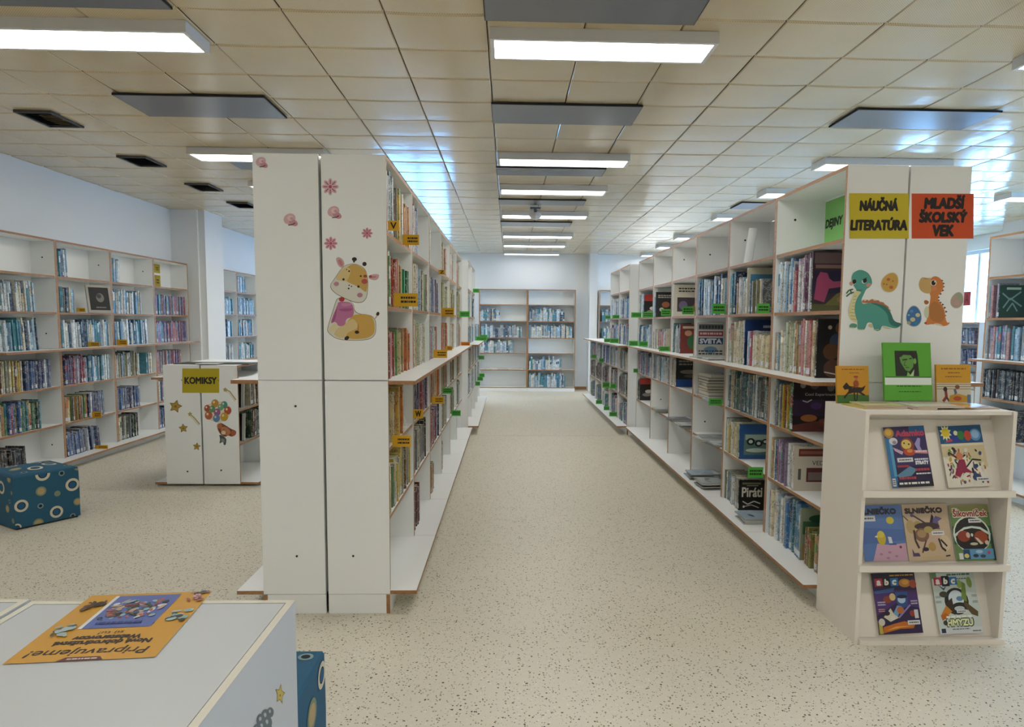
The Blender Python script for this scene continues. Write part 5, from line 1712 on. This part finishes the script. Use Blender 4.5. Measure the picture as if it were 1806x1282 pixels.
standing('book', 1.935, 3.47, ST + .022, .255, .30, .012, .16, .02, 'upright bright green book with a dark portrait, on the magazine stand', 'book', c_portrait, '#4c9428')
standing('book', 1.712, 3.52, ST + .001, .172, .195, .014, .13, .03, 'mustard book with a horse rider, upright on the magazine stand', 'book', c_rider, '#b98518')
standing('book', 2.222, 3.49, ST + .008, .185, .20, .014, .13, .02, 'mustard and white book with running children, on the magazine stand', 'book', c_children, '#b98a28')
for i, (x, y, z, w, d, h, r, c, nm, lab) in enumerate(((1.83, 3.38, 0, .22, .2, .006, .12, '#c9b660', 'booklet', 'yellow booklet lying on the magazine stand near the rider book'), (1.86, 3.40, .0066, .2, .2, .006, -.1, '#cfc894', 'booklet', 'pale yellow booklet lying over another on the magazine stand'),
                                                      (2.02, 3.37, .0, .12, .22, .007, .0, '#b99a94', 'booklet', 'pinkish booklet lying in the middle of the magazine stand'), (2.10, 3.365, .0076, .24, .2, .007, .05, '#cfc9bc', 'booklet', 'cream booklet with red edge lying before the green book'),
                                                      (2.31, 3.40, .0, .22, .2, .006, -.08, '#d2d6d8', 'leaflet', 'white leaflet lying at the window end of the magazine stand'), (2.29, 3.37, .0068, .16, .14, .003, .5, '#cc9c34', 'leaflet', 'orange leaflet lying before the children book'))):
    m = MB(); m.box(-w / 2, w / 2, -d / 2, d / 2, 0, h, col=lin(c), cols={'-y': lin('#c8b8a4')})
    a = Art((-w / 2, -d / 2, h), (w, 0, 0), (0, d, 0), (0, 0, 1), .0002)
    a.dashes('#8d7a5a', .15, .6, .85, .8, 2, random.Random(i)); a.line('#a04a44', [(.02, .05), (.98, .05)], .05)
    m.add(a.mb, Matrix())
    o = m.build(nm, GLOSS)
    o.matrix_world = Matrix.Translation((x, y, ST + .0008 + z)) @ Matrix.Rotation(r, 4, 'Z')
    tag(o, lab, nm)

# ------------------------------------------------------------------ ottomans
TEAL, NAVY, CREAM, SAND, MOSS = '#235874', '#0d1c2c', '#cfcab4', '#b39d72', '#7d8a70'
FABRIC = printed('ottoman_fabric', .8)


def ottoman(label, loc, rz, size, height, circles):
    o = empty('ottoman', (loc[0], loc[1], 0), rz)
    tag(o, label, 'ottoman', 'blue circle patterned cube seats')
    s = size
    m = MB()
    m.box(.012, s - .012, .012, s - .012, 0, .015)
    m.build('base', BLACK, o)
    m = MB()
    r = .018
    prof = [(0, .012), (-.002, height * .5), (0, height - r), (r * .3, height - r * .3), (r, height)]
    rings = [[(q, q, z), (s - q, q, z), (s - q, s - q, z), (q, s - q, z)] for q, z in prof]
    c = lin(TEAL)
    for a_, b_ in zip(rings[:-1], rings[1:]):
        for i in range(4):
            m.poly([a_[i], a_[(i + 1) % 4], b_[(i + 1) % 4], b_[i]], 0, c)
    # softly domed top
    n = 6
    q0 = r
    g = [[(q0 + (s - 2 * q0) * i / n, q0 + (s - 2 * q0) * j / n, height + .018 * math.sin(math.pi * i / n) * math.sin(math.pi * j / n)) for i in range(n + 1)] for j in range(n + 1)]
    for j in range(n):
        for i in range(n):
            m.poly([g[j][i], g[j][i + 1], g[j + 1][i + 1], g[j + 1][i]], 0, c)
    for face, u, v, rad, kind in circles:
        if face == 'top':
            def dome(u, v):
                fu, fv = (u - q0) / (s - 2 * q0), (v - q0) / (s - 2 * q0)
                return height + .018 * math.sin(math.pi * min(max(fu, 0), 1)) * math.sin(math.pi * min(max(fv, 0), 1)) + .0012
            P = lambda u, v, k: (min(max(u, q0), s - q0), min(max(v, q0), s - q0), dome(u, v) + k)
        elif face == 'f':
            P = lambda u, v, k: (min(max(u, .001), s - .001), -.0028 - k, min(max(v, .016), height - r))
        elif face == 'r':
            P = lambda u, v, k: (s + .0028 + k, min(max(u, .001), s - .001), min(max(v, .016), height - r))
        else:
            P = lambda u, v, k: (-.0028 - k, min(max(u, .001), s - .001), min(max(v, .016), height - r))
        layers = {'ring': ((1, CREAM), (.62, NAVY), (.5, '#1f5a80')), 'dot': ((1, MOSS), (.7, SAND)), 'small': ((1, '#7f9a9a'), (.6, NAVY)), 'flat': ((1, MOSS),)}[kind]
        for k, (f, cc) in enumerate(layers):
            m.poly([P(u + rad * f * math.cos(2 * math.pi * i / 22), v + rad * f * math.sin(2 * math.pi * i / 22), .0003 * k) for i in range(22)], 0, lin(cc))
    m.build('fabric_cover', FABRIC, o)
    return o


ang = math.atan2(.371, .244)
OC = [('f', .196, .385, .05, 'ring'), ('f', .046, .176, .046, 'ring'), ('f', .276, .078, .046, 'ring'), ('f', .397, .266, .05, 'ring'), ('f', .179, .259, .036, 'dot'), ('f', .288, .218, .022, 'flat'), ('f', .17, .148, .02, 'small'), ('f', .325, .369, .021, 'small'), ('f', .427, .125, .03, 'dot'), ('f', .15, .02, .036, 'dot'), ('f', .388, .02, .02, 'small'), ('f', .01, .02, .03, 'ring'), ('f', .44, .4, .03, 'dot'),
      ('l', .10, .15, .03, 'dot'), ('l', .06, .21, .016, 'small'), ('l', .18, .3, .05, 'ring'), ('l', .3, .12, .05, 'ring'), ('l', .05, .38, .03, 'dot'), ('l', .02, .28, .015, 'flat'), ('l', .02, .07, .02, 'flat'),
      ('top', .1, .06, .022, 'small'), ('top', .2, .12, .05, 'ring'), ('top', .33, .2, .05, 'ring'), ('top', .1, .2, .04, 'dot'), ('top', .3, .36, .045, 'ring'), ('top', .14, .36, .04, 'ring'), ('top', .4, .08, .02, 'small'), ('top', .4, .4, .03, 'dot')]
ottoman('blue cube ottoman with ringed circles on the floor by the left wall', (-3.603, 5.077), ang, .445, .405, OC)
# local x runs to the right-hand end of the seen face, local y away from the camera
ottoman('blue cube ottoman half hidden behind the foreground cabinet', (-1.07, 1.86), 0.0, .445, .43,
        [('r', .28, .29, .052, 'dot'), ('r', .34, .09, .05, 'ring'), ('r', .1, .2, .05, 'ring'), ('r', .40, .36, .045, 'ring'), ('top', .3, .28, .055, 'ring'), ('top', .4, .385, .025, 'small'), ('top', .2, .4, .04, 'dot'), ('top', .12, .2, .05, 'ring'), ('f', .2, .2, .05, 'ring')])

# ------------------------------------------------------------------ foreground cabinet and poster
CZ = .82
CAB = plain('cabinet_laminate', '#bcc0c1', .4, .45, bump=.04, scale=900, vary=.02)
def cabinet(x0, x1, y0, y1, label, zt):
    o = empty('low_cabinet', ((x0 + x1) / 2, (y0 + y1) / 2, 0))
    tag(o, label, 'cabinet', 'low white cabinets in the foreground')
    for x in (x0, x1 - .018):
        m = MB(); m.box(x, x + .018, y0, y1, .0, zt, mats={'+z': 1, '-y': 1, '+y': 1}); m.build('side_panel', [CAB, CREAM_EDGE], o, True)
    m = MB(); m.box(x0 + .018, x1 - .018, y1 - .018, y1, .0, zt, mats={'+z': 1}); m.build('back_panel', [CAB, CREAM_EDGE], o, True)
    m = MB(); m.box(x0 + .0205, x1 - .0205, y0, y1 - .0205, zt - .02, zt - .001); m.build('top_panel', CAB, o, True)
    m = MB(); m.box(x0 + .018, x1 - .018, y0 + .02, y1 - .018, .38, .4); m.build('shelf', CAB, o, True)
    return o


cb = cabinet(-1.232, -.555, .95, 1.778, 'low white cabinet in the foreground with a yellow poster on top', CZ)
cabinet(-1.93, -1.238, .95, 1.782, 'low white cabinet at the picture corner beside the poster cabinet', CZ + .004)
a = Art((-.555, -.08, 3.3414), (0, .0037711, -.0021451), (0, -.0000987, -.0013529), (1, 0, 0))
for col, rad in (('#8a7a3c', 20), ('#c2a94c', 16)):
    a.poly(col, [(489 + .48 * rad * (1 if i % 2 == 0 else .5) * math.sin(.15 + math.pi * i / 5), 1224 - rad * (1 if i % 2 == 0 else .5) * math.cos(.15 + math.pi * i / 5)) for i in range(10)])
a.ell('#7a5a24', 489, 1226, 1.2, 2.4)
a.build('star_sticker', cb, label='golden star sticker')
a = Art((-.555, -.08, 3.3414), (0, .0037711, -.0021451), (0, -.0000987, -.0013529), (1, 0, 0))
for dx, dy, r in ((0, 0, 8), (-8, 6, 7), (3, 12, 8), (-6, 18, 8), (8, -6, 6), (-14, 22, 7), (4, 26, 8)):
    a.ell('#5d6668', 463 + dx, 1262 + dy, r, r * 1.5)
    a.ell('#a9b0b0', 463 + dx - 1, 1260 + dy, r * .3, r * .5)
a.build('grape_sticker', cb, label='grey sticker of round bubbles')

o = empty('poster', (-.93, 1.64, CZ + .0005), math.radians(5.0))
tag(o, 'mustard yellow poster with a blue picture lying on the foreground cabinet', 'poster')
pw, ph = .305, .372
NP = 10
m = MB()
def curl(y):     # the far edge lifts a little
    return 0.0
for k in range(NP):
    y0, y1 = k / NP, (k + 1) / NP
    def p(x, y, dz): return ((x - .5) * pw, (y - .5) * ph, curl(y) + dz)
    m.poly([p(0, y0, .0008), p(1, y0, .0008), p(1, y1, .0008), p(0, y1, .0008)], 0, lin('#c9962f'))
    m.poly([p(0, y1, 0), p(1, y1, 0), p(1, y0, 0), p(0, y0, 0)], 0, lin('#d8d4c8'))
class PArt(Art):
    def P(self, x, y):      # reader stands on the far side: x from the reader's left, y from the reader's bottom
        return Vector(((.5 - x) * pw, (.5 - y) * ph, curl(1 - y) + .0008 + self.k))
a = PArt((0, 0, 0), (1, 0, 0), (0, 1, 0), (0, 0, 1), .0002)
a.poly('#55181c', [(.35, 1.0), (.66, 1.0), (.62, .955), (.39, .955)]); a.dashes('#d8c8c0', .4, .965, .6, .99, 1, random.Random(2))
a.text('#2a1c12', 'Pripravujeme!', .1, .83, .92, .94, .002)
a.text('#2a1a14', 'Nové dobrodružstvá', .14, .745, .82, .8, .005); a.text('#2a1a14', 'Websterovcov', .24, .68, .72, .735, .005); a.text('#2a1a14', 'sú tu!', .4, .62, .58, .665)
a.rect('#5568a8', .24, .04, .76, .57); a.rect('#d6d8dc', .745, .04, .775, .57)
rr = random.Random(5)
for i in range(80):
    a.ell(rr.choice(['#2a2a2c', '#2a2a2c', '#7a3f34', '#8fb0b8', '#4a5a3a', '#b9a08c', '#33506a', '#a5625a', '#c9d0d2']), rr.uniform(.3, .7), rr.uniform(.13, .43), rr.uniform(.015, .045), rr.uniform(.01, .025), rr.uniform(0, 3), 10)
a.dashes('#2a357a', .34, .47, .68, .53, 1, random.Random(6))
for cx, cy, cs in ((.1, .42, ('#9cc0c0', '#2a2320', '#7fa8ac')), (.09, .1, ('#8a4a50', '#c9a0a0', '#2f2a2c')), (.86, .2, ('#2c1e18', '#5a3a24', '#2c1e18')), (.86, .6, ('#9fb4b4', '#3a4a50', '#9fb4b4'))):
    for i in range(16):
        a.ell(cs[i % 3], cx + rr.uniform(-.07, .07), cy + rr.uniform(-.08, .08), rr.uniform(.012, .04), rr.uniform(.01, .03), rr.uniform(0, 3), 12)
m.add(a.mb, Matrix())
m.build('printed_sheet', GLOSS, o)

# red sign hung on the window
m = MB(); m.box(-.006, .0, 0, .19, 0, .25, col=lin('#8f1f1c'))
a = Art((-.0065, .19, 0), (0, -.19, 0), (0, 0, .25), (-1, 0, 0), .0005)
a.text('#1c0a0a', 'A', .25, .2, .75, .82)
m.add(a.mb, Matrix())
o = m.build('notice', PRINT)
o.matrix_world = Matrix.Translation((XR + .055, 12.18, 1.92))
tag(o, 'small red notice with a dark letter stuck on the bright window', 'notice')
